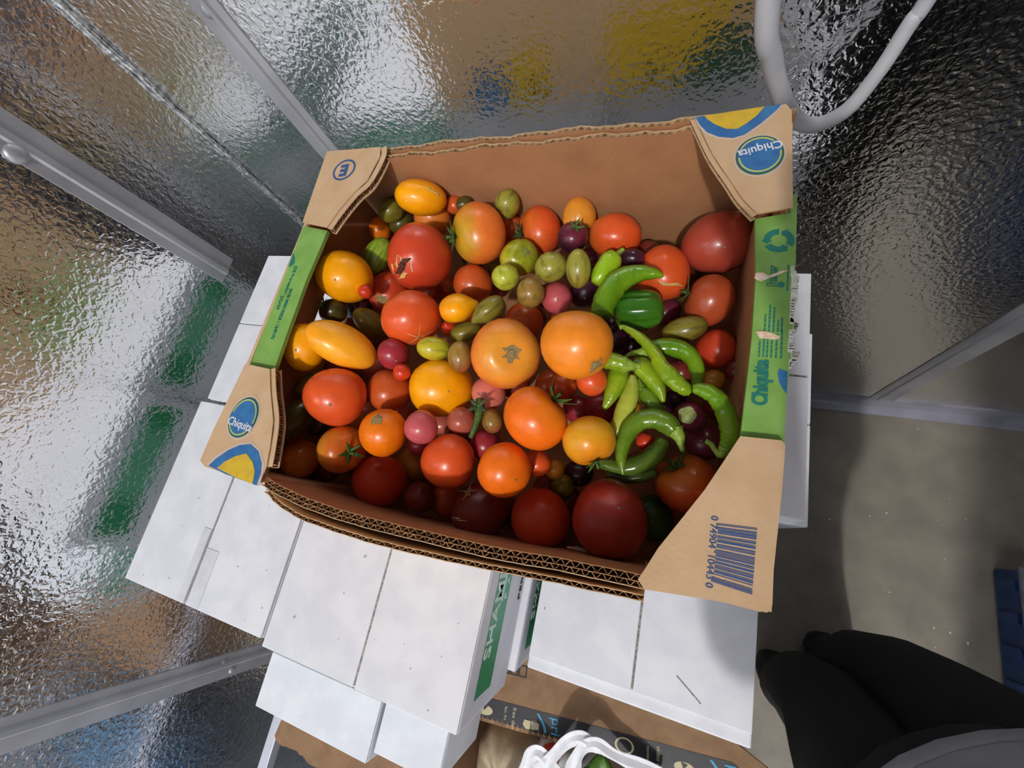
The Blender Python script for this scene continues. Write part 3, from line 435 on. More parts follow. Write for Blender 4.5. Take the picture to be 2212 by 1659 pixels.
FLAT={
 'TL':[(-0.4345,0.3679),(-0.3512,0.3663),(-0.3472,0.3512),(-0.3526,0.3181),(-0.3652,0.3014),(-0.3773,0.2768),(-0.3859,0.2524),(-0.4264,0.2603)],
 'TR':[(-0.0030,0.3636),(0.0312,0.3666),(0.0683,0.3687),(0.0727,0.3608),(0.0764,0.2623),(0.0521,0.2573),(0.0405,0.2728),(0.0306,0.2913),(0.0152,0.3197)],
 'BL':[(-0.4243,0.0784),(-0.3877,0.0765),(-0.3747,0.0528),(-0.3570,0.0248),(-0.3491,0.0012),(-0.3443,-0.0184),(-0.3461,-0.0365),(-0.3906,-0.0334),(-0.4212,-0.0326),(-0.4315,-0.0282),(-0.4312,0.0021)],
 'BR':[(0.0511,0.0749),(0.0753,0.0759),(0.0776,0.0731),(0.0767,0.0437),(0.0740,-0.0054),(0.0741,-0.0254),(0.0716,-0.0300),(0.0482,-0.0306),(0.0240,-0.0330),(0.0019,-0.0354),(-0.0028,-0.0306),(0.0012,-0.0223),(0.0071,-0.0090),(0.0321,0.0348)],
 'GL':[(-0.4308,0.2604),(-0.3911,0.2531),(-0.3918,0.2290),(-0.3938,0.1866),(-0.3924,0.1537),(-0.3913,0.1154),(-0.3892,0.0769),(-0.4256,0.0783)],
 'GR':[(0.0521,0.2573),(0.0764,0.2623),(0.0752,0.2794),(0.0806,0.2800),(0.0809,0.2569),(0.0813,0.2190),(0.0810,0.1872),(0.0811,0.1425),(0.0788,0.1076),(0.0785,0.0764),(0.0785,0.0531),(0.0764,0.0527),(0.0761,0.0760),(0.0523,0.0751),(0.0535,0.1042),(0.0553,0.1512),(0.0553,0.2062)],
 'BLy':[(-0.4039,-0.0308),(-0.3974,-0.0235),(-0.3870,-0.0161),(-0.3737,-0.0109),(-0.3622,-0.0172),(-0.3551,-0.0249),(-0.3522,-0.0363),(-0.3770,-0.0345)],
 'BLb':[(-0.4168,-0.0308),(-0.4103,-0.0221),(-0.3992,-0.0120),(-0.3867,-0.0047),(-0.3735,-0.0015),(-0.3600,-0.0067),(-0.3508,-0.0165),(-0.3473,-0.0257),(-0.3472,-0.0367),(-0.3901,-0.0342)],
 'BLw':[(-0.4204,-0.0305),(-0.4128,-0.0201),(-0.4004,-0.0099),(-0.3878,-0.0025),(-0.3734,0.0008),(-0.3586,-0.0046),(-0.3479,-0.0159),(-0.3452,-0.0239),(-0.3439,-0.0360),(-0.3901,-0.0342)],
 'TRy':[(0.0048,0.3637),(0.0275,0.3655),(0.0522,0.3674),(0.0463,0.3577),(0.0394,0.3507),(0.0325,0.3453),(0.0236,0.3463),(0.0133,0.3534),(0.0070,0.3601)],
 'TRb':[(-0.0026,0.3630),(0.0275,0.3661),(0.0649,0.3682),(0.0609,0.3619),(0.0502,0.3493),(0.0383,0.3384),(0.0295,0.3358),(0.0182,0.3385),(0.0083,0.3449),(0.0017,0.3543)],
 'TRw':[(-0.0030,0.3631),(0.0275,0.3661),(0.0663,0.3682),(0.0624,0.3607),(0.0514,0.3471),(0.0392,0.3362),(0.0296,0.3337),(0.0176,0.3365),(0.0065,0.3435),(-0.0001,0.3534)],
 'torn1':[(0.0596,0.2071),(0.0635,0.2040),(0.0725,0.2087),(0.0768,0.2092),(0.0711,0.2058),(0.0636,0.2019),(0.0591,0.1990),(0.0542,0.2021),(0.0547,0.2062)],
 'torn2':[(0.0572,0.1566),(0.0626,0.1571),(0.0691,0.1557),(0.0733,0.1535),(0.0716,0.1515),(0.0643,0.1516),(0.0604,0.1517)],
 'blobR':[(0.0788,0.1274),(0.0736,0.1293),(0.0726,0.1257),(0.0740,0.1189),(0.0770,0.1134),(0.0787,0.1113)],
 'blobL':[(-0.4302,0.2225),(-0.4240,0.2156),(-0.4219,0.2080),(-0.4245,0.2042),(-0.4285,0.2035)],
}
VINE=[(-0.1757,0.0914,1.1120,0.0043),(-0.1729,0.0829,1.1120,0.0052),(-0.1724,0.0708,1.1120,0.0037),(-0.1736,0.0595,1.1120,0.0028),(-0.1753,0.0507,1.1120,0.0023)]
# ---------------------------------------------------------------- room shell
XL, YB, XR, YF, ZC = -0.835, 0.511, 1.55, -0.93, 3.0
struct(MB().box(-2.4, 3.0, -4.4, YB + .08, -.06, 0).build('floor', M_FLOOR))
struct(MB().box(XL - .08, XR + .08, YF, YB + .08, ZC, ZC + .06).box(-2.4, 3.0, -4.4, -2.2, 5.9, 5.95).box(-2.4, 3.0, -2.2, -1.6, 5.9, 5.95).build('ceiling', M_CEIL))
def wall(name, x0, x1, y0, y1, panels, pm=None):
    r = struct(MB().box(x0, x1, y0, y1, 0, ZC).build(name, M_TRIM))
    for p in panels: MB().box(*p, 0.0, ZC).build('panel', pm or M_EMB, r)
    return r
g = .0015
wl = wall('wall_left', XL - .08, XL - .004, YF, YB + .08, [(XL - .004, XL, YF, -.475 - g), (XL - .004, XL, -.475 + g, .31 - g), (XL - .004, XL, .31 + g, YB)])
wb = wall('wall_back', XL, XR, YB + .004, YB + .08, [(XL, -.6 - g, YB, YB + .004), (-.6 + g, .59 - g, YB, YB + .004), (.59 + g, XR, YB, YB + .004)])
wall('wall_right', XR + .004, XR + .08, YF, YB, [(XR, XR + .004, YF + .08, -.2), (XR, XR + .004, -.197, YB)], M_EMBD)
wall('wall_front', .69, XR, YF, YF + .076, [(.69, XR, YF + .0762, YF + .08)], M_EMBD)

def ridge_strip(n, axis, c, hw, z0, z1, flip=1):
    """two-flange joint cover: flat flanges with a raised ridge off centre"""
    prof = [(-hw, 0), (-hw, .0018), (-hw * .12, .0022), (hw * .05, .0062), (hw * .3, .0058), (hw * .42, .0024), (hw, .0018), (hw, 0)]
    v = []
    for z in (z0, z1):
        for a, d in prof:
            a *= flip
            v.append((XL + d, c + a, z) if axis == 'x' else (c + a, YB - d, z))
    k = len(prof); f = [(i, i + 1, k + i + 1, k + i) for i in range(k - 1)] + [tuple(range(k)), tuple(range(2 * k - 1, k - 1, -1))]
    o = struct(obj('trim_%d' % n, v, f, M_TRIM)); return o
def rivets(tr, pts, axis, r=.0075):
    for a, z in pts:
        rings = []
        for q in range(5):
            t = q / 4 * PI / 2; rr = r * math.cos(t) + .0002; h = .0018 + r * .55 * math.sin(t)
            rings.append([(XL + h, a + rr * math.cos(s), z + rr * math.sin(s)) if axis == 'x' else (a + rr * math.cos(s), YB - h, z + rr * math.sin(s)) for s in [2 * PI * k / 12 for k in range(12)]])
        MB().loft(rings).build('rivet', M_TRIM, tr, smooth=True)
t1 = ridge_strip(1, 'x', .31, .026, .985, ZC, -1); rivets(t1, [(.292, 1.285), (.292, 1.75)], 'x', .013)
t2 = ridge_strip(2, 'x', -.475, .026, 0, ZC); rivets(t2, [(-.462, .50), (-.488, .63), (-.465, .66)], 'x', .007)
t3 = ridge_strip(3, 'y', -.6, .023, 0, ZC); rivets(t3, [(-.603, 1.277), (-.607, 1.32)], 'y', .009)
ridge_strip(4, 'y', .59, .03, .06, ZC, -1)
# sealed inner corner: ragged bead
bm_ = MB(); pts = [(XL + .004 + .0015 * math.sin(k * 1.9) + .001 * math.sin(k * 5.1), YB - .004 + .0012 * math.cos(k * 2.3), k * .03) for k in range(82)]
bm_.tube(pts, [.0048 + .0011 * math.sin(k * 2.7) for k in range(82)], 8)
struct(bm_.build('trim_5', M_BEAD, smooth=True))
# floor coving on the back wall, angle section
cv = MB(); prof = [(0, .064), (.0035, .066), (.0045, .012), (.012, .004), (.03, .0028), (.03, 0), (0, 0)]
v = [(x, YB - d, z) for x in (XL + .01, XR) for d, z in prof]; k = len(prof)
cv.add(v, [(i, (i + 1) % k, k + (i + 1) % k, k + i) for i in range(k)] + [tuple(range(k)), tuple(range(2 * k - 1, k - 1, -1))])
M_COVE = mat('cove_paint', (186, 186, 200), .4, .35, (170, 170, 184), 12)
struct(cv.build('baseboard_back', M_COVE))

# lamp
lamp = thing('ceiling_lamp', 'bright round lamp hanging in the room in front of the metal chamber', 'lamp', (LAMP_POS[0], LAMP_POS[1], 5.9))
ML, N, L, b = new_mat('lamp_glow'); b.inputs['Emission Color'].default_value = (1.0, .965, .92, 1); b.inputs['Emission Strength'].default_value = LAMP_STRENGTH
bm = bmesh.new(); bmesh.ops.create_icosphere(bm, subdivisions=3, radius=.1)
obj('globe', [Vector(q.co) + Vector(LAMP_POS) for q in bm.verts], [[q.index for q in f.verts] for f in bm.faces], ML, lamp, smooth=True); bm.free()
ZG_ = 5.8995
MB().tube([(LAMP_POS[0], LAMP_POS[1], LAMP_POS[2] + .095), (LAMP_POS[0], LAMP_POS[1], ZG_ - .03)], .02, 12).tube([(LAMP_POS[0], LAMP_POS[1], ZG_ - .03), (LAMP_POS[0], LAMP_POS[1], ZG_)], .08, 24).build('base', M_HOSE, lamp)

# ---------------------------------------------------------------- white cartons
H = .165
def carton(label, x0, x1, y0, y1, z1, h=H, seam='x', gap=.0035, off=0, band='LRFB', text=False, step=0.0, lip=0.0, group='white cartons stacked by the metal walls'):
    z0 = z1 - h + .0006
    c = thing('carton', label, 'box', ((x0 + x1) / 2, (y0 + y1) / 2, z0), group)
    MB().box(x0, x1, y0 - lip, y1, z0, z1 - .0035, .0025).build('body', M_CARTON, c)
    e = .0008
    if seam == 'x':   # flap gap runs along y
        m = (x0 + x1) / 2 + off
        MB().box(x0 + e, m - gap / 2, y0 + e, y1 - e, z1 - .0034, z1 + step, .0011).build('top_flap', M_CARTON, c)
        MB().box(m + gap / 2, x1 - e, y0 + e, y1 - e, z1 - .0034, z1, .0011).build('top_flap', M_CARTON, c)
        MB().box(m - gap / 2, m + gap / 2, y0 + .003, y1 - .003, z1 - .0038, z1 - .0026).build('flap_gap', M_CARTON_EDGE, c)
    else:
        m = (y0 + y1) / 2 + off
        MB().box(x0 + e, x1 - e, y0 + e, m - gap / 2, z1 - .0034, z1 + step, .0011).build('top_flap', M_CARTON, c)
        MB().box(x0 + e, x1 - e, m + gap / 2, y1 - e, z1 - .0034, z1, .0011).build('top_flap', M_CARTON, c)
        MB().box(x0 + .003, x1 - .003, m - gap / 2, m + gap / 2, z1 - .0038, z1 - .0026).build('flap_gap', M_CARTON_EDGE, c)
    za, zb = z0 + h * .46, z0 + h * .79
    for s in band:
        lo, hi = (y0 + .022, y1 - .022) if s in 'LR' else (x0 + .022, x1 - .022)
        n = 24; v = []; fade = []
        d = .0005
        for i in range(n + 1):
            t = lo + (hi - lo) * i / n; u = i / n
            fv = max(0, min(1, (.5 - abs(u - .56)) / .12 - 1.3))
            for z in (za, zb):
                v.append({'L': (x0 - d, t, z), 'R': (x1 + d, t, z), 'F': (t, y0 - d, z), 'B': (t, y1 + d, z)}[s]); fade.append(fv)
        f = [(2 * i, 2 * i + 2, 2 * i + 3, 2 * i + 1) for i in range(n)]
        o = obj('printed_band', v, f, M_BAND, c)
        at = o.data.attributes.new('fade', 'FLOAT', 'POINT')
        for i, q in enumerate(fade): at.data[i].value = q
        if s == 'R' and text:
            xx = x1 + d + .0002; zm = z0
            letters('SHAMROCK', .03, 'lettering', M_WHITE_INK, o, (xx, y0 + .155, zb - .0145), (0, 1, 0), (0, 0, 1), sx=1.15, bold=.0004)
            MB().box(xx, xx + .0003, y0 + .125, y0 + .178, za + .0225, za + .0305).build('printed_bar', M_WHITE_INK, o)
            letters('F  A  R  M  S', .015, 'lettering', M_WHITE_INK, o, (xx, y0 + .172, za + .011), (0, 1, 0), (0, 0, 1), sx=1.2)
            letters('PERISHABLE', .014, 'lettering', M_BLACK_INK, c, (x1 + .0006, y0 + .17, z0 + .018), (0, 1, 0), (0, 0, 1), sx=1.5)
    return c
def tape(c, x0, x1, y0, y1, z):
    MT = bpy.data.materials.get('clear_tape')
    if not MT:
        MT = mat('clear_tape', (214, 216, 224), .08, 0, (222, 224, 232), 60, .0006, 70, coat=.6, spec=.8)
    MB().box(x0, x1, y0, y1, z, z + .0004).build('tape_strip', MT, c)

Z1, Z2, Z3, Z4, Z5, Z6 = .99, .825, .66, .495, .33, .165
c = cA = carton('white carton at the left front of the top layer, clear tape glinting at its seam', -.747, -.456, -.239, .05, Z1, off=-.006, gap=.0042)
tape(c, -.625, -.6095, -.2375, -.135, Z1 + .0003); tape(c, -.604, -.579, -.2375, -.16, Z1 + .0003)
cB = carton('white carton with white lettering along its green band, front of the top layer', -.4525, -.1645, -.247, .045, Z1, off=.006, gap=.0036, text=True, step=-.0015)
carton('white carton in the back left corner of the top layer, under the box edge', -.735, -.445, .055, .343, Z1, seam='y', gap=.0018)
carton('white carton in the middle of the stack, hidden under the tomato box', -.44, -.149, .052, .342, Z1, seam='y', band='LR')
carton('white carton whose edge shows right of the green tomato box rim', -.1455, .1445, .043, .326, Z1, seam='y', off=.012, gap=.0026, band='LR')
# second layer
carton('white carton directly below the top one with lettering on its green band', -.444, -.1535, -.228, .06, Z2, text=True, group=None)
c = carton('white carton in the lower step at the right, with a thin scratch on its lid', -.139, .1435, -.201, .036, Z2, off=.001, step=.002, gap=.0028, lip=.016)
MB().tube([(.055, -.1655, Z2 + .0004), (.085, -.187, Z2 + .0004)], .0007, 5).build('scratch', M_CARTON_EDGE, c)
for x, y, s in ((-.128, -.137, .0022), (-.006, -.155, .001), (.002, -.18, .0008)): MB().box(x, x + s * .6, y, y + s * 1.6, Z2 + .002, Z2 + .0024).build('speck', M_CARTON_EDGE, c)
carton('white carton peeking out right below the top right carton', -.095, .195, .05, .33, Z2, seam='y', band='LR')
c = carton('white carton jutting out at the front left of the stack, above brown board', -.573, -.347, -.408, -.243, Z2, h=.148, seam='y', band='L')
carton('smaller white carton beside the jutting one, next to the brown shipping box', -.341, -.232, -.392, -.252, Z2 - .002, h=.146, seam='y', band='')
carton('white carton hidden under the left front top carton', -.742, -.452, -.235, .05, Z2)
carton('white carton hidden under the back left corner carton', -.735, -.445, .056, .344, Z2, seam='y')
carton('white carton hidden in the middle of the second layer', -.43, -.1, .065, .34, Z2, seam='y', band='LR')
lab = 'white carton lower in the stack, covered by the two top layers'
for zi in (Z3, Z4, Z5, Z6):
    dx = {Z3: .035, Z4: -.004, Z5: .006, Z6: 0}[zi]
    for (x0, x1) in ((-.745, -.455), (-.448, -.158), (-.148, .142 + dx)):
        for (y0, y1) in ((-.232 if x0 < -.7 else -.14, .05), (.056, .34)):
            carton(lab, x0, x1, y0, y1, zi, band='LR' if x0 < -.7 else ('R' if x1 > .1 else ''), group='white cartons in the lower layers of the stack')

R_ = random.Random(17)
for c_, x0, x1, y0, y1, z in ((cA, -.74, -.47, -.23, -.06, Z1), (cB, -.445, -.18, -.24, -.06, Z1)):
    for k in range(12):
        x, y, q = R_.uniform(x0, x1), R_.uniform(y0, y1), R_.uniform(.0006, .0016)
        if abs(x - (x0 + x1) / 2) > .02: MB().box(x, x + q, y, y + q * R_.uniform(.6, 2), z - .0003, z + .0003).build('speck', M_CARTON_EDGE, c_)
# ---------------------------------------------------------------- the tomato box
RIM = 1.172; BZ = .9925
bx = thing('produce_box', 'open kraft banana box full of tomatoes and peppers with green ends and blue oval logos', 'box', (-.18, .17, BZ))
def ribbon(mb, path, t, z0, z1):
    """solid curved sheet along an xy path, thickness t to the left of it; z1 may be a function of the parameter"""
    P = [Vector((p[0], p[1])) for p in path]; n = len(P); L_ = []
    for i in range(n):
        d = (P[min(i + 1, n - 1)] - P[max(i - 1, 0)]).normalized(); L_.append(Vector((-d.y, d.x)))
    zt = [z1(i / (n - 1)) if callable(z1) else z1 for i in range(n)]
    v = [];
    for i in range(n):
        a = P[i]; b_ = P[i] + L_[i] * t
        v += [(a.x, a.y, z0), (b_.x, b_.y, z0), (b_.x, b_.y, zt[i]), (a.x, a.y, zt[i])]
    f = [(3, 2, 1, 0), tuple(range(4 * n - 4, 4 * n))]
    for i in range(n - 1):
        for k in range(4): f.append((4 * i + k, 4 * i + (k + 1) % 4, 4 * i + 4 + (k + 1) % 4, 4 * i + 4 + k))
    mb.add(v, f)
def resample(path, n):
    P = smooth_path([(p[0], p[1], 0) for p in path], 12); d = [0]
    for i in range(1, len(P)): d.append(d[-1] + (P[i] - P[i - 1]).length)
    out = []; j = 0
    for i in range(n + 1):
        s_ = d[-1] * i / n
        while j < len(P) - 2 and d[j + 1] < s_: j += 1
        t = 0 if d[j + 1] == d[j] else (s_ - d[j]) / (d[j + 1] - d[j])
        out.append(tuple(P[j].lerp(P[j + 1], t))[:2])
    return out, d[-1]
def board(path, t, z0, z1, parent, name='board_wall', m_in=M_KRAFT_IN, m_out=M_KRAFT, waves=1, wob=.0012, per=.0075):
    """corrugated board standing on edge: two liners and the wavy flute that shows along the top edge"""
    path, ln = resample(path, 60)
    zf = (lambda u, z1=z1: z1 + wob * math.sin(u * 23) + wob * .8 * math.sin(u * 61 + 1) + wob * .6 * math.sin(u * 140))
    li = .0006
    a = MB(); ribbon(a, path, li, z0, zf); w_ = a.build(name, m_in, parent)
    def shifted(k):
        P = [Vector(p) for p in path]; r = []
        for i in range(len(P)):
            d = (P[min(i + 1, len(P) - 1)] - P[max(i - 1, 0)]).normalized(); r.append((P[i].x - d.y * k, P[i].y + d.x * k))
        return r
    a = MB(); ribbon(a, shifted(t - li), li, z0, zf); a.build('liner', m_out, w_)
    tt = (t - 2 * li) / waves
    for q in range(waves):
        if q: a = MB(); ribbon(a, shifted(li + tt * q), .0005, z1 - .02, zf); a.build('liner', m_in, w_)
        n = int(ln / per) * 8; fp, _ = resample(path, n); v = []; f = []
        for i in range(n + 1):
            p = Vector(fp[i]); d = (Vector(fp[min(i + 1, n)]) - Vector(fp[max(i - 1, 0)])).normalized()
            o_ = li + tt * q + tt * (.5 + .46 * math.sin(2 * PI * i / 8)); p = p + Vector((-d.y, d.x)) * o_
            zt = zf(i / n) - .0006
            v += [(p.x, p.y, z1 - .016), (p.x, p.y, zt)]
        f = [(2 * i, 2 * i + 2, 2 * i + 3, 2 * i + 1) for i in range(n)]
        fo = obj('fluting', v, f, M_FLUTE, w_)
        sm = fo.modifiers.new('s', 'SOLIDIFY'); sm.thickness = .0004; sm.offset = 0
    return w_
# back wall: two boards (paths run so that left of travel is outward)
board([(.066, .3545), (-.05, .3555), (-.2, .3565), (-.3, .355), (-.352, .3535)][::-1], .0055, BZ, RIM - .001, bx)
back_out = board([(-.436, .3645), (-.35, .3645), (-.2, .366), (-.1, .3655), (0, .3645), (.078, .3645)], .0058, BZ, RIM + .0005, bx)
# front: inner double board bowed outwards and a separate outer board
board([(.0015, -.0275), (-.06, -.031), (-.1, -.0345), (-.18, -.0375), (-.26, -.0385), (-.31, -.0345), (-.354, -.0275)], .009, BZ, RIM - .0035, bx, waves=2)
board([(.002, -.0405), (-.06, -.045), (-.1, -.048), (-.18, -.0535), (-.26, -.0545), (-.31, -.0505), (-.352, -.0385)], .0042, BZ, RIM - .009, bx, m_in=M_KRAFT)
# left wall with a hand hole (four pieces around the opening), then the outer ply
def side_wall(xa, xb, hole, name, m_):
    y0, y1, z0, z1 = hole; mb = MB()
    mb.box(xa, xb, -.03, y0, BZ, RIM - .004).box(xa, xb, y1, .358, BZ, RIM - .004).box(xa, xb, y0, y1, BZ, z0).box(xa, xb, y0, y1, z1, RIM - .004)
    return mb.build(name, m_, bx)
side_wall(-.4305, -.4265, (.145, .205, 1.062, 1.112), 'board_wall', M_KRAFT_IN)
ow = side_wall(-.4358, -.4312, (.14, .21, 1.06, 1.116), 'board_wall', M_KRAFT)
MB().box(-.4364, -.4358, .08, .3, BZ + .004, 1.045).build('print', M_GREEN, ow)
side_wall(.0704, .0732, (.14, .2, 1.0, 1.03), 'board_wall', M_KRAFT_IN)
side_wall(.0735, .0762, (.14, .2, 1.0, 1.03), 'board_wall', M_KRAFT)
MB().box(.002, .0702, -.0315, -.0275, BZ, RIM - .003).build('board_wall', M_KRAFT, bx); MB().box(-.4305, -.348, -.0315, -.0275, BZ, RIM - .003).build('board_wall', M_KRAFT, bx)
MB().box(.0615, .0635, .03, .3, BZ + .003, RIM - .03).build('liner', M_KRAFT_IN, bx)
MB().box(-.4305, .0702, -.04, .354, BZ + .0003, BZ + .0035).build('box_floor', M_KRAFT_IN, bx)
# printed back outside face: big yellow swoosh with blue oval and two vent holes
def face_poly(name, pts, m_, parent, y=.3712, t=.0004):
    n = len(pts); v = [(p[0], y, p[1]) for p in pts] + [(p[0], y + t, p[1]) for p in pts]
    f = [tuple(range(n)), tuple(range(2 * n - 1, n - 1, -1))] + [(i, (i + 1) % n, n + (i + 1) % n, n + i) for i in range(n)]
    return obj(name, v, f, m_, parent)
face_poly('print', [(-.38, .9935), (-.372, 1.045), (-.31, 1.056), (-.235, 1.078), (-.17, 1.094), (-.1, 1.1), (-.03, 1.106), (.03, 1.108), (.036, 1.086), (.006, 1.06), (-.014, 1.03), (-.04, 1.0), (-.06, .9935)], M_YEL, back_out)
face_poly('print', ellipse(-.335, 1.022, .036, .0285), M_BLUE, back_out, .3718)
face_poly('print', [(-.05, .9935), (-.03, 1.01), (-.008, 1.035), (.014, 1.058), (.05, 1.06), (.07, 1.03), (.07, .9935)], M_DKGREEN, back_out, .3715)
for x, z in ((-.25, 1.02), (-.075, 1.012)): face_poly('vent_hole', ellipse(x, z, .012, .011), M_HOLE, back_out, .3721)

for x, z in ((-.178, 1.085), (-.058, 1.075)):
    R_ = random.Random(int(z * 1000)); mb = MB()
    for k in range(9): mb.add([(x + R_.uniform(-.012, .012), -.030 + R_.uniform(0, .004), z + R_.uniform(-.003, .003)) for q in range(3)], [(0, 1, 2)])
    mb.build('torn_patch', M_TORN, bx)
# rim: green end flanges and corner flaps
def plate(name, poly, m_, z, t, parent, dz=None): return MB().prism(poly, z - t, z, dz).build(name, m_, parent)
def inset(poly, k):
    cx = sum(p[0] for p in poly) / len(poly); cy = sum(p[1] for p in poly) / len(poly)
    return [(p[0] + (cx - p[0]) * k, p[1] + (cy - p[1]) * k) for p in poly]
gl = plate('end_flange', FLAT['GL'], M_GREEN, RIM - .001, .0045, bx)
gr = plate('end_flange', FLAT['GR'], M_GREEN, RIM - .001, .0045, bx)
E_ = {}
for k in ('TL', 'TR', 'BL', 'BR'):
    E_[k] = plate('corner_flap', FLAT[k], M_KRAFT, RIM + .0058, .0012, bx)
def edge_strip(parent, pts, z, hgt=.0055, depth=.002, per=.0055, inward=1):
    """cut edge of the folded double board: two liners with flutes between"""
    path, ln = resample(pts, 40)
    for zz in (z - .0011, z - hgt):
        mb = MB(); ribbon(mb, path, depth * 1.6 * inward, zz, zz + .0009); mb.build('liner', M_KRAFT, parent)
    n = int(ln / per) * 8; fp, _ = resample(pts, n); v = []
    for i in range(n + 1):
        d = (Vector(fp[min(i + 1, n)]) - Vector(fp[max(i - 1, 0)])).normalized(); p = Vector(fp[i]); q = p + Vector((-d.y, d.x)) * depth * inward * 1.2
        zz = z - hgt / 2 + (hgt / 2 - .0008) * math.sin(2 * PI * i / 8)
        v += [(p.x, p.y, zz), (q.x, q.y, zz)]
    o = obj('fluting', v, [(2 * i, 2 * i + 2, 2 * i + 3, 2 * i + 1) for i in range(n)], M_FLUTE, parent)
    sm = o.modifiers.new('s', 'SOLIDIFY'); sm.thickness = .0005
    return o
edge_strip(E_['TL'], FLAT['TL'][1:7], RIM + .0045, .009, .0045, inward=1)
edge_strip(E_['TR'], [FLAT['TR'][0]] + FLAT['TR'][:4:-1], RIM + .0045, .006, .0025, inward=-1)
edge_strip(E_['BL'], FLAT['BL'][1:6], RIM + .0045, .009, .0035, inward=1)
edge_strip(E_['BR'], [FLAT['BR'][0]] + FLAT['BR'][:11:-1], RIM + .0045, .005, .0015, inward=1)
for k, dz in (('TL', .0046), ('TR', .0046), ('BL', .0046), ('BR', .0046)):
    plate('flap_ply', inset(FLAT[k], .05), M_KRAFT_IN, RIM + .0003, .001, bx)
ZP = RIM + .0058
def flat(name, poly, m_, parent, z, t=.0003): return MB().prism(poly, z, z + t).build(name, m_, parent)
for k in ('BL', 'TR'):
    for i, (s_, m_) in enumerate((('w', M_PALE), ('b', M_BLUE), ('y', M_YEL))): flat('print', FLAT[k + s_], m_, E_[k], ZP + i * .0003)
def logo(parent, cx, cy, a, b_, rot, trot, tx, ty, size):
    flat('print', ellipse(cx, cy, a * 1.1, b_ * 1.1, rot), M_PALE, parent, ZP)
    flat('print', ellipse(cx, cy, a, b_, rot), M_DKGREEN, parent, ZP + .0003)
    flat('print', ellipse(cx, cy, a * .93, b_ * .93, rot), M_BLUE, parent, ZP + .0006)
    for t0, t1 in ((-.15, 3.05), (3.75, 5.65)):
        mb = MB(); o_ = ellipse(cx, cy, a * .89, b_ * .89, rot, 26, t0 + trot - rot, t1 + trot - rot, False); i_ = ellipse(cx, cy, a * .83, b_ * .83, rot, 26, t0 + trot - rot, t1 + trot - rot, False)
        ring_poly(mb, o_, i_, ZP + .0009, ZP + .0012, False); mb.build('print', M_YEL2, parent)
    letters('Chiquita', size, 'lettering', M_WHITE, parent, (cx + tx, cy + ty, ZP + .0011), (math.cos(trot), math.sin(trot), 0), (-math.sin(trot), math.cos(trot), 0), sx=.88, bold=.00012)
logo(E_['BL'], -.3965, .0226, .0187, .0212, 0.0, -.1, .0, -.0075, .0118)
logo(E_['TR'], .0508, .3152, .0178, .0203, 0.0, PI + .27, .0, .006, .0112)
mb = MB(); ring_poly(mb, ellipse(-.3937, .3354, .0163, .0158), ellipse(-.3937, .3354, .0137, .0132), ZP, ZP + .0003); mb.build('print', M_NAVY, E_['TL'])
letters('E', .023, 'lettering', M_NAVY, E_['TL'], (-.3935, .3355, ZP + .0003), (-.995, -.1, 0), (.1, -.995, 0), bold=.0009)
# barcode on the near right flap
bits = '10100011010111011000101100101110001101010001101010101100110100111001010110010111001000010101101'
def bq(u, t): # u along the code (0..1 down the picture), t across bars
    a = Vector((.0420, .0152)); b_ = Vector((.0640, .0172)); c_ = Vector((.0632, -.0222)); d_ = Vector((.0415, -.0206))
    return (a.lerp(d_, u)).lerp(b_.lerp(c_, u), t)
i = 0
while i < len(bits):
    if bits[i] == '1':
        j = i
        while j < len(bits) and bits[j] == '1': j += 1
        lo = -.06 if i < 10 or i > 84 or 44 < i < 50 else 0
        q = [bq(i / 95, lo), bq(i / 95, 1), bq(j / 95, 1), bq(j / 95, lo)]
        flat('barcode_bar', [tuple(p) for p in q], M_NAVY, E_['BR'], ZP); i = j
    else: i += 1
for s_, y in (('0', .0178), ('74904', .0066), ('10443', -.0122), ('0', -.0232)):
    letters(s_, .0062, 'lettering', M_NAVY, E_['BR'], (.0392, y, ZP + .0002), (0, -1, 0), (1, 0, 0), sx=1.0)
# right green flange: lettering, recycling arrows, thermometer, small print rows, torn patches
ZG = RIM - .001
flat('print', FLAT['blobR'], M_BLUE, gr, ZG); flat('print', FLAT['blobL'], M_TEAL, gl, ZG)
letters('Chiquita', .0135, 'lettering', M_TEAL, gr, (.0627, .1175, ZG + .0003), (-.02, 1, 0), (-1, -.02, 0), sx=.75, bold=.0005)
for k in range(3):
    a0 = math.radians(90 + 120 * k); mb = MB(); c_ = Vector((.0693, .2365))
    arc = [(a0 + t * 1.55) for t in (0, .25, .5, .75, 1)]
    o_ = [(c_.x + .0108 * math.cos(t), c_.y + .0108 * math.sin(t)) for t in arc]; i_ = [(c_.x + .0058 * math.cos(t), c_.y + .0058 * math.sin(t)) for t in arc]
    te = arc[-1] + .36
    flat('print', o_ + [(c_.x + .012 * math.cos(arc[-1]), c_.y + .012 * math.sin(arc[-1])), (c_.x + .0085 * math.cos(te), c_.y + .0085 * math.sin(te)), (c_.x + .0042 * math.cos(arc[-1]), c_.y + .0042 * math.sin(arc[-1]))] + i_[::-1], M_TEAL, gr, ZG)
flat('print', ellipse(.0725, .1972, .0024, .0024), M_TEAL, gr, ZG)
mb = MB(); ring_poly(mb, [(.0625, .1985), (.0702, .1985), (.0702, .1957), (.0625, .1957)], [(.0631, .1979), (.0702, .1979), (.0702, .1963), (.0631, .1963)], ZG, ZG + .0003); mb.build('print', M_TEAL, gr)
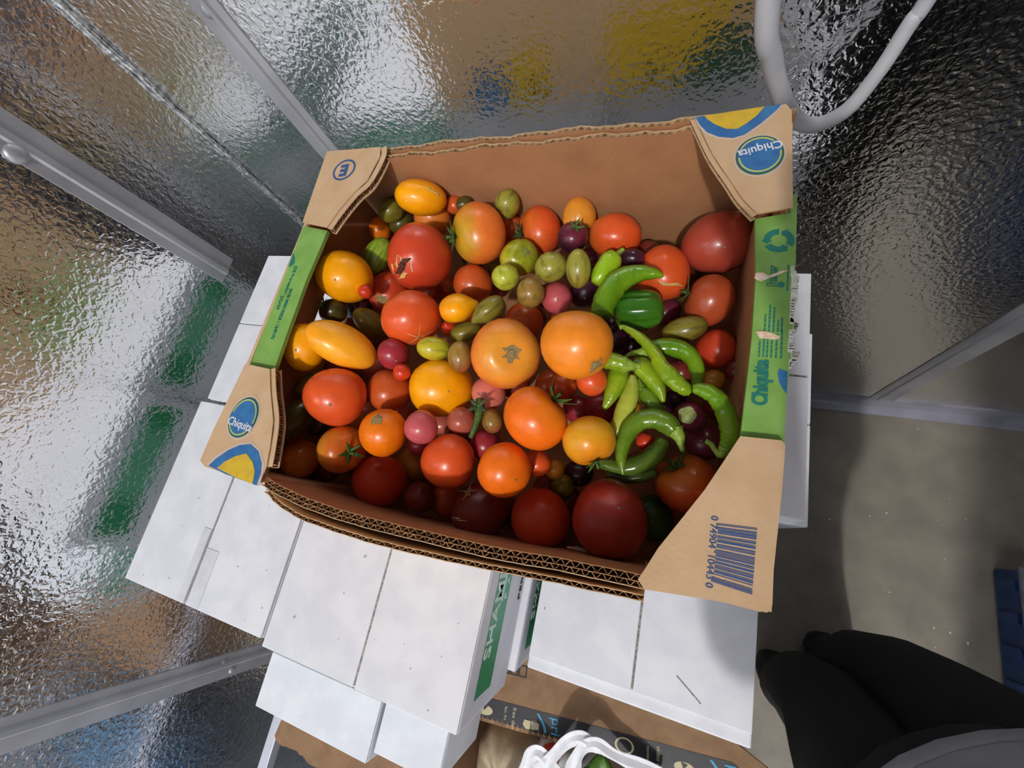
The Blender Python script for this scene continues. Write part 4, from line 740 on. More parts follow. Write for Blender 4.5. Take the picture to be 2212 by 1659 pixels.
rows = [(.0605, .1372, .150), (.0632, .1372, .153), (.0655, .1372, .152), (.0682, .1372, .151), (.0712, .1372, .156), (.0744, .1372, .159), (.0632, .158, .172), (.066, .158, .180), (.0688, .158, .178), (.0716, .158, .168), (.074, .158, .170), (.0656, .199, .214), (.0676, .2, .213), (.069, .2, .212), (.0765, .192, .215)]
mb = MB()
for x, y0, y1 in rows:
    y = y0
    while y < y1:
        l_ = random.uniform(.0012, .0036); mb.box(x - .0006, x + .0006, y, min(y1, y + l_), ZG, ZG + .0003); y += l_ + .0007
mb.build('small_print', M_TEAL, gr)
flat('torn_patch', FLAT['torn1'], M_TORN, gr, ZG + .0002, .0012); flat('torn_patch', FLAT['torn2'], M_TORN, gr, ZG + .0002, .0012)
te = MB()
ys = [.213, .205, .195, .185, .178, .170, .166, .160, .150, .143, .136, .130]
xs = [.0818, .0824, .0823, .0822, .0822, .0822, .0845, .0822, .0818, .0840, .0828, .0812]
wd = [.0025, .006, .006, .0055, .004, .003, .006, .003, .005, .0075, .006, .001]
for i in range(len(ys) - 1):
    for q in range(7):
        t = (q + random.random() * .6) / 7; y = ys[i] + (ys[i + 1] - ys[i]) * t; wdt = (wd[i] + (wd[i + 1] - wd[i]) * t) * random.uniform(.8, 1.05) * .8
        te.box(xs[i] - .0035, xs[i] - .0035 + wdt, y - .0013, y + .0013, ZG - .0035 + random.uniform(-.0006, .0006), ZG + .0004, .0006)
stuff(te.build('torn_edge', M_TORNW, gr))
# left flange stamp
letters('JDE Proveedor:', .0064, 'lettering', M_TEAL, gl, (-.4168, .1856, ZG + .0003), (.02, -1, 0), (1, .02, 0), sx=.95)
letters('242439', .0064, 'lettering', M_TEAL, gl, (-.4192, .1565, ZG + .0003), (.0, -1, 0), (1, .0, 0), sx=.95)
letters('MCE: 0900100325 - 1640193', .0058, 'lettering', M_TEAL, gl, (-.4098, .143, ZG + .0003), (.02, -1, 0), (1, .02, 0), sx=.92, bold=.0001)
# ---------------------------------------------------------------- tomatoes
def tomato_mesh(rx, ry, rz, seed, kind):
    R = random.Random(seed); big = min(rx, ry) > .019
    nl = R.choice((4, 5, 6, 7)); ph = R.uniform(0, 6.3); rib = R.uniform(.02, .05) if big else .0
    dim = R.uniform(.10, .2) if big else .05
    if kind == 'long': dim, rib = .02, .012
    if kind == 'heart': dim, rib = .34, .05
    n1, n2 = (20, 28) if big else (14, 20); V = [(0, 0, 0)]; F = []
    w1, w2, w3 = [(R.uniform(0, 6.3), R.uniform(.01, .03)) for _ in range(3)]
    def P(th, p):
        fade = math.exp(-(th / 1.15) ** 2)
        r = 1 + rib * fade * math.cos(nl * p + ph) + w1[1] * math.cos(2 * p + w1[0]) * math.sin(th) ** 2 + w2[1] * math.cos(3 * p + w2[0]) * math.sin(th) ** 2
        s_ = math.sin(th); c_ = math.cos(th)
        if kind != 'long': s_ = math.copysign(abs(s_) ** .94, s_)
        z = c_ - dim * math.exp(-(th / .42) ** 2)
        if kind == 'pear': # nipple at -z
            q = max(0, -c_); z -= .22 * q ** 14; s_ *= 1 - .22 * q ** 2
        elif kind == 'plain': z -= .02 * math.exp(-((PI - th) / .16) ** 2)
        return (rx * r * s_ * math.cos(p), ry * r * s_ * math.sin(p), rz * z)
    V[0] = P(0.0001, 0); V[0] = (0, 0, V[0][2])
    for i in range(1, n1):
        for k in range(n2): V.append(P(PI * i / n1, 2 * PI * k / n2))
    e = P(PI - .0001, 0); V.append((0, 0, e[2])); last = len(V) - 1
    for k in range(n2):
        F.append((0, 1 + k, 1 + (k + 1) % n2)); b_ = 1 + (n1 - 2) * n2
        F.append((last, b_ + (k + 1) % n2, b_ + k))
    for i in range(n1 - 2):
        for k in range(n2): F.append((1 + i * n2 + k, 1 + (i + 1) * n2 + k, 1 + (i + 1) * n2 + (k + 1) % n2, 1 + i * n2 + (k + 1) % n2))
    return V, F, P
def on_surface(d, rx, ry, rz, P):
    th = math.acos(max(-1, min(1, d[2] / rz / math.sqrt((d[0] / rx) ** 2 + (d[1] / ry) ** 2 + (d[2] / rz) ** 2)))); p = math.atan2(d[1] / ry, d[0] / rx)
    return Vector(P(max(th, .0001), p))
def frame(n):
    n = n.normalized(); u = n.orthogonal().normalized(); return u, n.cross(u), n
def leaf_strip(mb, pts, wds, nrm):
    v = []; n = len(pts)
    for i in range(n):
        t = (pts[min(i + 1, n - 1)] - pts[max(i - 1, 0)]).normalized(); s_ = t.cross(nrm).normalized() * wds[i]
        v += [pts[i] + s_, pts[i] + nrm * wds[i] * .35, pts[i] - s_]
    f = []
    for i in range(n - 1): f += [(3 * i, 3 * i + 3, 3 * i + 4, 3 * i + 1), (3 * i + 1, 3 * i + 4, 3 * i + 5, 3 * i + 2)]
    mb.add(v, f)
def add_calyx(parent, pos, n, r, seed, mcal, stalk=True, curl=.4):
    R = random.Random(seed); u, w_, n = frame(n); mb = MB(); a0 = R.uniform(0, 6)
    for k in range(5):
        a = a0 + k * 2 * PI / 5 + R.uniform(-.2, .2); L = r * R.uniform(.8, 1.2); d = u * math.cos(a) + w_ * math.sin(a)
        cu = curl * R.uniform(.5, 1.5)
        pts = [pos + n * .001 + d * (L * t) + n * (L * (.18 * math.sin(t * 2.2) + cu * t * t * .7)) for t in (0, .25, .5, .75, 1)]
        leaf_strip(mb, pts, [r * .1, r * .17, r * .15, r * .09, r * .01], n)
    o = mb.build('calyx', mcal, parent, local=True)
    so = o.modifiers.new('s', 'SOLIDIFY'); so.thickness = .0006
    if stalk:
        b_ = d * R.uniform(-.2, .2)
        MB().tube([pos - n * .002, pos + n * r * .3, pos + n * r * .6 + b_ * r], [r * .11, r * .085, r * .11], 8).build('stalk', M_LEAF, parent, local=True, smooth=True)
def blob_poly(mb, pos, n, rad, R, surf, jag=.35, k=12, sx=1, lift=.0003, rot=0):
    u, w_, n = frame(n); cu, su = math.cos(rot), math.sin(rot); u, w_ = u * cu + w_ * su, w_ * cu - u * su
    v = [surf(pos) + n * lift * 2.2]
    for i in range(k):
        a = 2 * PI * i / k; q = rad * R.uniform(1 - jag, 1 + jag); p = pos + u * (q * sx * math.cos(a)) + w_ * (q * math.sin(a))
        v.append(surf(p) + n * lift)
    mb.add(v, [(0, 1 + i, 1 + (i + 1) % k) for i in range(k)])
for idx, (lab, cls, x, y, z, rx, ry, rz, q, ft) in enumerate(TOM):
    small = min(rx, ry) < .0115 and rz < .0125
    ratio = rz / min(rx, ry)
    kind = 'pear' if 'pear-shaped' in lab else ('heart' if 'notch' in lab else ('long' if ratio > 1.12 else 'plain'))
    V, F, P = tomato_mesh(rx, ry, rz, idx, kind)
    o = obj('cherry_tomato' if small else 'tomato', V, F, VEG[cls], None, smooth=True, local=True)
    o.location = (x, y, z); o.rotation_mode = 'QUATERNION'; o.rotation_quaternion = q
    tag(o, lab, 'tomato', 'tomatoes heaped in the kraft box')
    R = random.Random(idx * 7 + 1)
    surf = lambda p: on_surface(p, rx, ry, rz, P)
    if ft:
        t, d = ft[0], Vector(ft[1:]); pos = surf(d); r = (rx + ry) / 2
        nn = Vector((pos.x / rx ** 2, pos.y / ry ** 2, pos.z / rz ** 2)).normalized()
        if t == 'c':
            add_calyx(o, Vector((0, 0, P(.0001, 0)[2])), Vector((0, 0, 1)), max(.008, r * .55), idx, M_LEAFD if 'black' in lab else M_LEAF, True, .9 if 'curled' in lab else .35)
        elif t == 's':
            mb = MB(); p0 = Vector((0, 0, P(.0001, 0)[2])); mb.tube([p0 - Vector((0, 0, .001)), p0 + Vector((0, 0, .0022))], [r * .13, r * .1], 10); mb.build('stem_scar', M_STALK if 'yellow' in lab else M_SCAR, o, local=True)
            mb = MB(); blob_poly(mb, Vector((0, 0, rz)), Vector((0, 0, 1)), r * .2, R, surf, .5, 14); mb.build('scar', M_SCAR, o, local=True)
        elif t in 'tn':
            mb = MB(); dd = Vector((0, 0, -rz)); blob_poly(mb, dd, Vector((0, 0, -1)), max(.0012, r * .045), R, surf, .3, 8); mb.build('blossom_scar', M_SCAR, o, local=True)
            if 'radiating' in lab or 'bright' in lab:
                u, w_, n_ = frame(Vector((0, 0, -1))); mb = MB()
                for k in range(5):
                    a = k * 1.256 + .3; e = u * math.cos(a) + w_ * math.sin(a)
                    pts = [surf(n_ * rz + e * (rx * s_)) + n_ * .0002 for s_ in (.05, .2, .38, .55)]
                    leaf_strip(mb, pts, [.0006, .0005, .0004, .0001], (pts[1]).normalized())
                mb.build('pale_line', M_CRACK, o, local=True)
            if 'star scar' in lab:
                mb = MB(); s0 = surf(Vector((rx * .3, ry * .9, -rz * .1))) ; 
        elif t in 'rf':
            mb = MB(); blob_poly(mb, d * r, nn, r * (.2 if t == 'r' else .16), R, surf, .55, 16, 1.5, .0004, R.uniform(0, 3)); mb.build('scar', M_SCAR, o, local=True)
            if t == 'f':
                u, w_, n_ = frame(nn); mb = MB()
                for k in range(4):
                    a = k * 1.57 + .5; e = u * math.cos(a) + w_ * math.sin(a); pts = [pos + e * (r * .42 * s_) + n_ * (.0008 + .002 * s_) for s_ in (0, .4, 1)]
                    leaf_strip(mb, pts, [.0012, .001, .0002], n_)
                mb.build('dry_calyx', M_SCAR, o, local=True)
        elif t in 'kb':
            u, w_, n_ = frame(nn); a = R.uniform(0, 3); e = u * math.cos(a) + w_ * math.sin(a); mb = MB()
            ln = r * (.5 if t == 'k' else .42); pts = [surf(d * r + e * (ln * s_) + (w_ * math.cos(a) - u * math.sin(a)) * (r * .06 * math.sin(s_ * 5))) + n_ * .0004 for s_ in (-1, -.5, 0, .5, 1)]
            wd = [.0004, .0016, .0012, .0015, .0003] if t == 'k' else [.0006, .0032, .0044, .003, .0006]
            leaf_strip(mb, pts, [q_ * (1 if t == 'k' else 1.0) for q_ in wd], n_); mb.build('crack' if t == 'k' else 'split', M_CRACK if t == 'k' else M_SPLIT, o, local=True)
            if t == 'b':
                mb = MB(); blob_poly(mb, d * r - e * r * .1, nn, r * .26, R, surf, .5, 16, 1.6, .00015, a); mb.build('scar', M_CRACK, o, local=True)
        elif t == 'g':
            mb = MB(); u, w_, n_ = frame(Vector((0, 0, 1))); v = [surf(Vector((0, 0, rz))) + n_ * .0016]
            for k in range(20):
                rr = r * (.52 if k % 4 == 0 else .47 if k % 2 else .42); a = k * PI / 10
                v.append(surf(Vector((rr * math.cos(a), rr * math.sin(a), rz * .8))) + n_ * .0009)
            mb.add(v, [(0, 1 + k, 1 + (k + 1) % 20) for k in range(20)]); mb.build('pale_star', M_CREAM, o, local=True)
    elif not small and R.random() < .6:
        mb = MB(); blob_poly(mb, Vector((0, 0, -rz)), Vector((0, 0, -1)), .0011, R, surf, .3, 7); mb.build('blossom_scar', M_SCAR, o, local=True)

# vine stem between two small brown tomatoes
VS = thing('vine_stem', 'green vine stem with a torn knob between two small brown tomatoes', 'stem', VINE[0][:3])
MB().tube([p[:3] for p in VINE], [p[3] for p in VINE], 8).build('stem', M_LEAF, VS, smooth=True)
mb = MB(); R = random.Random(4)
for k in range(7):
    p0 = Vector(VINE[1][:3]); d = Vector((R.uniform(-1, 1), R.uniform(-.6, 1), R.uniform(.1, .8))).normalized(); n_ = d.cross(Vector((0, 0, 1))).cross(d).normalized()
    leaf_strip(mb, [p0 + d * .014 * t + n_ * .004 * math.sin(t * 3) for t in (0, .35, .7, 1)], [.0012, .0022, .0016, .0002], n_)
o = mb.build('sepal', M_LEAFD, VS); so = o.modifiers.new('s', 'SOLIDIFY'); so.thickness = .0005
mb = MB()

# ---------------------------------------------------------------- peppers
for idx, (nm, lab, cls, pts, stem) in enumerate(PEP):
    R = random.Random(idx + 50); name = {'pepper': 'pepper', 'bell': 'bell_pepper', 'chili': 'chili_pepper'}[nm]
    Pp = smooth_path(pts, 6); c = Pp[len(Pp) // 2]
    root = thing(name, lab, 'pepper', (c[0], c[1], c[2]), 'peppers among the tomatoes')
    n = len(Pp); seg = 48 if nm == 'bell' else 14; rings = []; u = None
    for i in range(n):
        p = Pp[i].to_3d() if len(Pp[i]) == 3 else Vector(Pp[i][:3]); r = max(.0004, Pp[i][3])
        t = (Vector(Pp[min(i + 1, n - 1)][:3]) - Vector(Pp[max(i - 1, 0)][:3])).normalized()
        if u is None: u = t.orthogonal().normalized()
        u = (u - t * u.dot(t)).normalized(); w_ = t.cross(u); ring = []
        for k in range(seg):
            a = 2 * PI * k / seg
            if nm == 'bell': q = 1.02 - .13 * sum(math.exp(-(((a - g_ + PI) % (2 * PI) - PI) / .2) ** 2) for g_ in (.35, 1.95, 3.5, 5.05)) - .03 * math.cos(12 * a)
            else:
                wr = .07 if ('wrinkled' in lab) else .03
                q = 1 + .04 * math.cos(3 * a + i * .2) + wr * math.sin(i * 1.3 + 3 * math.sin(a)) * math.cos(a + i * .35)
            ring.append(p + u * (r * q * math.cos(a)) + w_ * (r * q * math.sin(a)))
        rings.append(ring)
    MB().loft(rings).build('flesh', PEPM[cls], root, smooth=True)
    if stem:
        SP = smooth_path(stem, 4); mb = MB().tube([p[:3] for p in SP], [p[3] for p in SP], 8)
        p0 = Vector(stem[0][:3]); t = (Vector(stem[1][:3]) - p0).normalized(); rr = stem[0][3]
        u, w_, t = frame(t)
        cap = [[p0 + t * rr * h + (u * math.cos(a) + w_ * math.sin(a)) * rr * q * (1 + .12 * math.cos(5 * a)) for a in [2 * PI * k / 15 for k in range(15)]] for h, q in ((-.12, 1.04), (.1, .9), (.4, .55), (.6, .3))]
        mb.loft(cap); mb.build('stem', M_STALK, root, smooth=True)

# ---------------------------------------------------------------- hose
HP = [(-.12, .47, 2.99), (-.03, .455, 1.9), (.02, .44, 1.45), (.042, .432, 1.225), (.0575, .44, 1.166), (.076, .45, 1.12), (.097, .455, 1.086), (.1195, .456, 1.0745), (.1425, .457, 1.089), (.156, .462, 1.124), (.163, .467, 1.161), (.169, .47, 1.193), (.185, .478, 1.4), (.2, .482, 1.9), (.21, .482, 2.99)]
hr = [.0095] * 4 + [.0092, .009, .0085, .0078, .0072, .0068, .0066, .0064, .0064, .0064, .0064]
SPH = smooth_path([(*p, r) for p, r in zip(HP, hr)], 10)
h = thing('hose', 'white plastic hose hanging in a loop in front of the metal back wall', 'hose', (.12, .456, 1.07))
MB().tube([p[:3] for p in SPH], [p[3] for p in SPH], 16).build('tube', M_HOSE, h, smooth=True)
MB().box(-.15, -.09, .44, YB - .001, 2.95, 2.9995, .003).box(.18, .24, .45, YB - .001, 2.95, 2.9995, .003).build('bracket', M_TRIM, h)

# ---------------------------------------------------------------- stand, brown board, shipping box and bags
st = thing('metal_stand', 'grey metal stand whose rail shows beneath the brown board at lower left', 'stand', (-.49, -.6, 0))
for x in (-.672, -.305):
    MB().box(x - .011, x + .011, -.98, -.26, .612, .634, .002).build('rail', M_COVE, st)
    for y in (-.97, -.27): MB().box(x - .011, x + .011, y - .011, y + .011, 0, .612, .002).build('leg', M_COVE, st)
for y in (-.97, -.27): MB().box(-.661, -.316, y - .009, y + .009, .615, .632, .002).build('cross_bar', M_COVE, st)
M_SHIP = mat('shipping_kraft', (140, 108, 78), .8, 0, (128, 97, 69), 40, .0003, 260, det=5)
bd = thing('brown_board', 'sheet of brown corrugated board with a torn front edge under the jutting white cartons', 'cardboard', (-.47, -.45, .6345))
R = random.Random(9)
top = [(-.56, -.3), (-.575, -.405), (-.651, -.516), (-.655, -.545)] + [(-.648 + .36 * i / 40, -.548 - .022 * (i / 40) + R.uniform(-.002, .002) - (.004 if i % 9 < 4 else 0)) for i in range(41)] + [(-.288, -.3)]
MB().prism(top, .6455, .6475).build('liner', M_SHIP, bd); MB().prism(inset(top, .012), .6345, .6365).build('liner', M_KRAFT_IN, bd)
fl = MB(); n = 46 * 8; v = []
for i in range(n + 1):
    x = -.646 + .352 * i / n; zz = .641 + .0042 * math.sin(2 * PI * i / 8); y = -.541 - .022 * i / n
    v += [(x, y, zz), (x, y + .03, zz)]
obj('fluting', v, [(2 * i, 2 * i + 2, 2 * i + 3, 2 * i + 1) for i in range(n)], M_FLUTE, bd)
MB().box(-.6, -.3, -.4, -.3, .6365, .6455).build('core', M_KRAFT_IN, bd)

M_TAPE = mat('black_tape', (30, 30, 36), .45, 0, (37, 37, 44), 90)
M_TAPEINK = mat('tape_print', (196, 186, 150), .6); M_TAPEBLUE = mat('tape_blue', (70, 160, 200), .6)
sb = thing('shipping_box', 'open brown shipping box with black printed tape on its flap, holding plastic bags', 'box', (-.05, -.52, .4405))
ang = math.radians(6.2); ca, sa = math.cos(ang), math.sin(ang); O = Vector((-.276, -.3655, 0)); SC = 1.25
def sp(a, b_, z): return (O.x + a * ca + b_ * sa, O.y + a * sa - b_ * ca, z)   # a: along the back rim, b: towards the front
zr = .676; zb_ = .4405; LA, LB, tk = .405, .38, .0045
def sbox(a0, a1, b0, b1, z0, z1):
    m = MB(); v = [sp(a0, b0, z0), sp(a1, b0, z0), sp(a1, b1, z0), sp(a0, b1, z0), sp(a0, b0, z1), sp(a1, b0, z1), sp(a1, b1, z1), sp(a0, b1, z1)]
    return m.add(v, [(0, 3, 2, 1), (4, 5, 6, 7), (0, 1, 5, 4), (1, 2, 6, 5), (2, 3, 7, 6), (3, 0, 4, 7)])
sbox(0, LA, 0, tk, zb_, zr).build('board_wall', M_SHIP, sb); sbox(0, LA, LB - tk, LB, zb_, zr).build('board_wall', M_SHIP, sb)
sbox(0, tk, tk, LB - tk, zb_, zr).build('board_wall', M_SHIP, sb); sbox(LA - tk, LA, tk, LB - tk, zb_, zr).build('board_wall', M_SHIP, sb)
sbox(tk, LA - tk, tk, LB - tk, zb_, zb_ + .004).build('box_floor', M_SHIP, sb)
# back flap folded out and slightly down, with a printed tape band along the rim
FL = .118; SL = .06
def fp(a, s_, h): # a along rim, s away from the rim, h above flap
    return sp(a * SC, -s_ * math.cos(SL), zr + .001 + h - s_ * math.sin(SL))
def fquad(mb, a0, a1, s0, s1, h0, h1, skew=0):
    v = [fp(a0, s0, h0), fp(a1, s0, h0), fp(a1 - skew, s1, h0), fp(a0, s1, h0), fp(a0, s0, h1), fp(a1, s0, h1), fp(a1 - skew, s1, h1), fp(a0, s1, h1)]
    return mb.add(v, [(0, 3, 2, 1), (4, 5, 6, 7), (0, 1, 5, 4), (1, 2, 6, 5), (2, 3, 7, 6), (3, 0, 4, 7)])
flp = fquad(MB(), 0.0, .44, 0, FL, -.0045, 0, .19).build('top_flap', M_SHIP, sb)
n = 52 * 8; v = []
for i in range(n + 1):
    a = .376 * i / n; zz = -.002 + .0022 * math.sin(2 * PI * i / 8); v += [fp(a, -.003 + .0012 * math.sin(i * .11), zz), fp(a, .004, zz)]
o = obj('fluting', v, [(2 * i, 2 * i + 2, 2 * i + 3, 2 * i + 1) for i in range(n)], M_FLUTE, sb); o.modifiers.new('s', 'SOLIDIFY').thickness = .0006
tp = fquad(MB(), .002, .392, .001, .031, 0, .0005, .045).build('printed_tape', M_TAPE, flp)
ra, ua = Vector(fp(1, 0, 0)) - Vector(fp(0, 0, 0)), Vector(fp(0, 1, 0)) - Vector(fp(0, 0, 0))
def on_tape(txt, size, m_, a, s_, sx=1.0): letters(txt, size * 1.15, 'lettering', m_, tp, fp(a, s_ * .75, .0008), -ua, ra, sx=sx, align='LEFT')
on_tape('free de', .0078, M_TAPEINK, .082, .036, 1.05); on_tape('fast, fre', .0056, M_TAPEINK, .070, .034)
on_tape('pri', .019, M_TAPEBLUE, .139, .037, 1.0)
on_tape('fr', .0085, M_TAPEINK, .197, .018)
on_tape('video st', .0074, M_TAPEINK, .266, .036); on_tape('movies', .0056, M_TAPEINK, .254, .032)
on_tape('pri', .019, M_TAPEBLUE, .348, .037, 1.0)
def tape_shape(f3, m_, nm='print'):
    v = [fp(a, s_ * .75, .0008) for a, s_ in f3]; obj(nm, v, [tuple(range(len(v)))], m_, tp)
for a0 in (.118, .328):
    o_ = [(a0 - .003 + .012 * math.sin(t), .036 - .03 * t / 1.5) for t in [k * .125 for k in range(13)]]
    tape_shape([(a_ - .0026, s_) for a_, s_ in o_] + [(a_ + .0008, s_) for a_, s_ in o_[::-1]], M_TAPEBLUE)
for a0, s0 in ((.040, .017), (.295, .012)):
    tape_shape(ellipse(a0, s0, .0115, .0095), M_TAPEINK); v = [fp(a0 - .004, s0 + .004, .0012), fp(a0 + .004, s0 + .002, .0012), fp(a0 - .001, s0 - .005, .0012)]; obj('print', v, [(0, 1, 2)], M_TAPE, tp)
mb = MB(); ol = ellipse(.226, .016, .0115, .0105); v = [fp(a, s_, .0008) for a, s_ in ol] + [fp(.226 + (a - .226) * .8, .016 + (s_ - .016) * .8, .0008) for a, s_ in ol]
obj('print', v, [(i, (i + 1) % 40, 40 + (i + 1) % 40, 40 + i) for i in range(40)], M_TAPEINK, tp)
tape_shape([(.097, .020), (.113, .022), (.117, .017), (.117, .007), (.100, .003), (.095, .010)], M_TAPEINK)
for a0, a1, s0, s1 in ((.097, .1155, .0145, .0155), (.1055, .1065, .003, .0145)): fquad(MB(), a0, a1, s0, s1, .0009, .0011).build('print', M_TAPE, tp)
# dark printed marks on the flap near the cartons
mk = MB()
for a0, a1, s0, s1 in ((.03, .094, .072, .074), (.03, .094, .088, .09), (.092, .094, .072, .09), (.03, .05, .074, .088), (.053, .064, .074, .088), (.068, .072, .074, .088), (.079, .084, .074, .088)): fquad(mk, a0, a1, s0, s1, .0002, .0006)
mk.build('print', M_TAPE, flp)

# plastic bags inside the shipping box
def bag_mat(name, c, alpha, rough=.3):
    m = mat(name, c, rough, 0, tuple(min(255, q + 10) for q in c), 60, .0012, 90, spec=.5, alpha=alpha, stretch=(1, 1, .5)); return m
M_BAGT = bag_mat('beige_bag_film', (206, 190, 160), .93); M_BAGW = bag_mat('white_bag_film', (234, 234, 240), .93); M_BAGC = bag_mat('cloudy_bag_film', (206, 206, 204), .85)
def crumple(name, label, c, r, m_, seed, cat='bag', folds=1.0, rot=0, top=None):
    R = random.Random(seed); n1, n2 = 26, 44; ph = [R.uniform(0, 6.3) for _ in range(8)]; V = []; F = []
    for i in range(n1 + 1):
        th = PI * i / n1
        for k in range(n2):
            p = 2 * PI * k / n2
            q = 1 + folds * (.05 * math.sin(5 * p + ph[0] + 2 * th) + .04 * math.sin(9 * p + ph[1] - 3 * th) + .03 * math.sin(7 * th + ph[2] + 2 * p) + .025 * abs(math.sin(6 * p + 5 * th + ph[3])))
            x, y, z = r[0] * q * math.sin(th) * math.cos(p), r[1] * q * math.sin(th) * math.sin(p), r[2] * q * math.cos(th)
            if top: z += top * max(0, math.cos(th)) ** 6 * (1 + .3 * math.sin(4 * p))
            V.append((c[0] + x * math.cos(rot) - y * math.sin(rot), c[1] + x * math.sin(rot) + y * math.cos(rot), c[2] + z))
    for i in range(n1):
        for k in range(n2): F.append((i * n2 + k, (i + 1) * n2 + k, (i + 1) * n2 + (k + 1) % n2, i * n2 + (k + 1) % n2))
    t = thing(name, label, cat, (c[0], c[1], c[2] - r[2])); obj('film', V, F, m_, t, smooth=True); return t
zfl = zb_ + .0045
def bagat(a, b_): return sp(a * SC, b_ * SC, 0)[:2]
b1 = crumple('plastic_bag', 'beige see-through bag of produce at the left inside the shipping box', (-.19, -.436, zfl + .108), (.062, .064, .108), M_BAGT, 3, folds=.45)
M_RED = mat('red_print', (222, 76, 52), .5)
b2 = crumple('plastic_bag', 'white bag with a red curved logo, against the tape in the shipping box', (-.102, -.399, zfl + .114), (.04, .044, .114), M_BAGW, 8, folds=.4)
b3 = crumple('plastic_bag', 'crumpled cloudy white bag in front of the beige one', (-.118, -.484, zfl + .1), (.06, .05, .1), M_BAGC, 12, folds=.8)
b4 = crumple('plastic_bag', 'large white bag with handles, lying open around green leaves in the shipping box', (-.002, -.442, zfl + .105), (.07, .085, .105), M_BAGW, 21, folds=.6)
ub = thing('storage_box', 'closed brown box underneath the open shipping box', 'box', (-.06, -.55, 0))
MB().box(-.27, .1, -.74, -.36, .0005, .4255, .004).build('body', M_SHIP, ub); MB().box(-.268, -.0575, -.738, -.362, .4256, .4395, .002).box(-.0545, .098, -.738, -.362, .4256, .4395, .002).build('top_flap', M_SHIP, ub)
# red swoosh printed on the second bag
rs = MB(); c2 = Vector((-.102, -.399, zfl + .114))
for r0, r1, t0, t1 in ((.021, .027, .9, 2.6), (.012, .017, .9, 2.4)):
    o_ = [(c2.x + r1 * math.cos(t), c2.y + .01 + r1 * math.sin(t), c2.z + .1175 - 30 * (r1 ** 2)) for t in [t0 + (t1 - t0) * k / 10 for k in range(11)]]
    i_ = [(c2.x + r0 * math.cos(t), c2.y + .01 + r0 * math.sin(t), c2.z + .1175 - 30 * (r0 ** 2)) for t in [t0 + (t1 - t0) * k / 10 for k in range(11)]]
    rs.add(o_ + i_, [(k, k + 1, 12 + k, 11 + k) for k in range(10)])
o = rs.build('logo', M_RED, b2); o.modifiers.new('s', 'SOLIDIFY').thickness = .0006
# handle straps of the white bags: standing folded film bands
def strap(parent, pts, wd, nm='handle'):
    P = smooth_path(pts, 8); v = []; n = len(P)
    for i in range(n):
        t = (P[min(i + 1, n - 1)] - P[max(i - 1, 0)]).normalized(); s_ = t.cross(Vector((.3, -.2, 1))).normalized(); wv = wd * (1 + .16 * math.sin(i * .31 + 1))
        v += [P[i] + s_ * wv - Vector((0, 0, .002)), P[i] + Vector((0, 0, .0035)) + s_ * wv * (.25 + .2 * math.sin(i * .23)), P[i] - Vector((0, 0, .003)) - s_ * wv * .35, P[i] - s_ * wv + Vector((0, 0, .002 + .001 * math.sin(i * .4)))]
    f = []
    for i in range(n - 1):
        for k in range(3): f.append((4 * i + k, 4 * i + 4 + k, 4 * i + 5 + k, 4 * i + 1 + k))
    o = obj(nm, v, f, M_BAGW, parent, smooth=False); o.modifiers.new('s', 'SOLIDIFY').thickness = .0008
H_ = lambda a, b_, z: (*sp(a * SC, b_ * SC, 0)[:2], z - .156)
strap(b4, [(-.128, -.41, .668), (-.104, -.3688, .70), (-.0809, -.3308, .716), (-.0598, -.3131, .726), (-.0435, -.3184, .716)], .011)
strap(b4, [(-.068, -.375, .68), (-.0645, -.3523, .70), (-.0533, -.3267, .717), (-.0353, -.3146, .722), (-.0111, -.3214, .712), (.0194, -.3273, .70), (.0587, -.332, .688)], .0105)
strap(b3, [(-.145, -.425, .662), (-.1388, -.398, .688), (-.133, -.3761, .70), (-.1229, -.3631, .705), (-.1081, -.3672, .70), (-.0966, -.39, .675)], .012)
strap(b3, [(-.17, -.455, .64), (-.16, -.435, .668), (-.148, -.425, .675), (-.135, -.44, .66)], .016)
# green leafy vegetable in the white bag
lv = thing('leafy_vegetable', 'dark green leaves poking out of the white bag in the shipping box', 'vegetable', (-.028, -.39, .66))
M_LVEG = mat('leaf_green', (78, 120, 30), .4, 0, (60, 100, 24), 60, .001, 80)
for a, b_, r_, tl in ((-.026, -.374, .04, .1), (-.006, -.392, .042, -.15), (-.044, -.396, .038, .3)):
    V = []; F = []; c_ = Vector((a, b_, .687 - .02 * abs(tl)))
    for i in range(9):
        for k in range(13):
            u_, v_ = (k / 12 - .5) * 2, i / 8; wv = math.sin(PI * min(1, v_ * .9 + .08)) ** .7
            V.append(c_ + Vector((u_ * r_ * .6 * wv, (v_ - .5) * r_ * 1.7, -.014 * u_ * u_ + .004 * math.sin(6 * v_ + 3 * u_) + tl * .02 * v_)))
    for i in range(8):
        for k in range(12): F.append((i * 13 + k, i * 13 + k + 1, i * 13 + k + 14, i * 13 + k + 13))
    o = obj('leaf', V, F, M_LVEG, lv, smooth=True); o.modifiers.new('s', 'SOLIDIFY').thickness = .0008

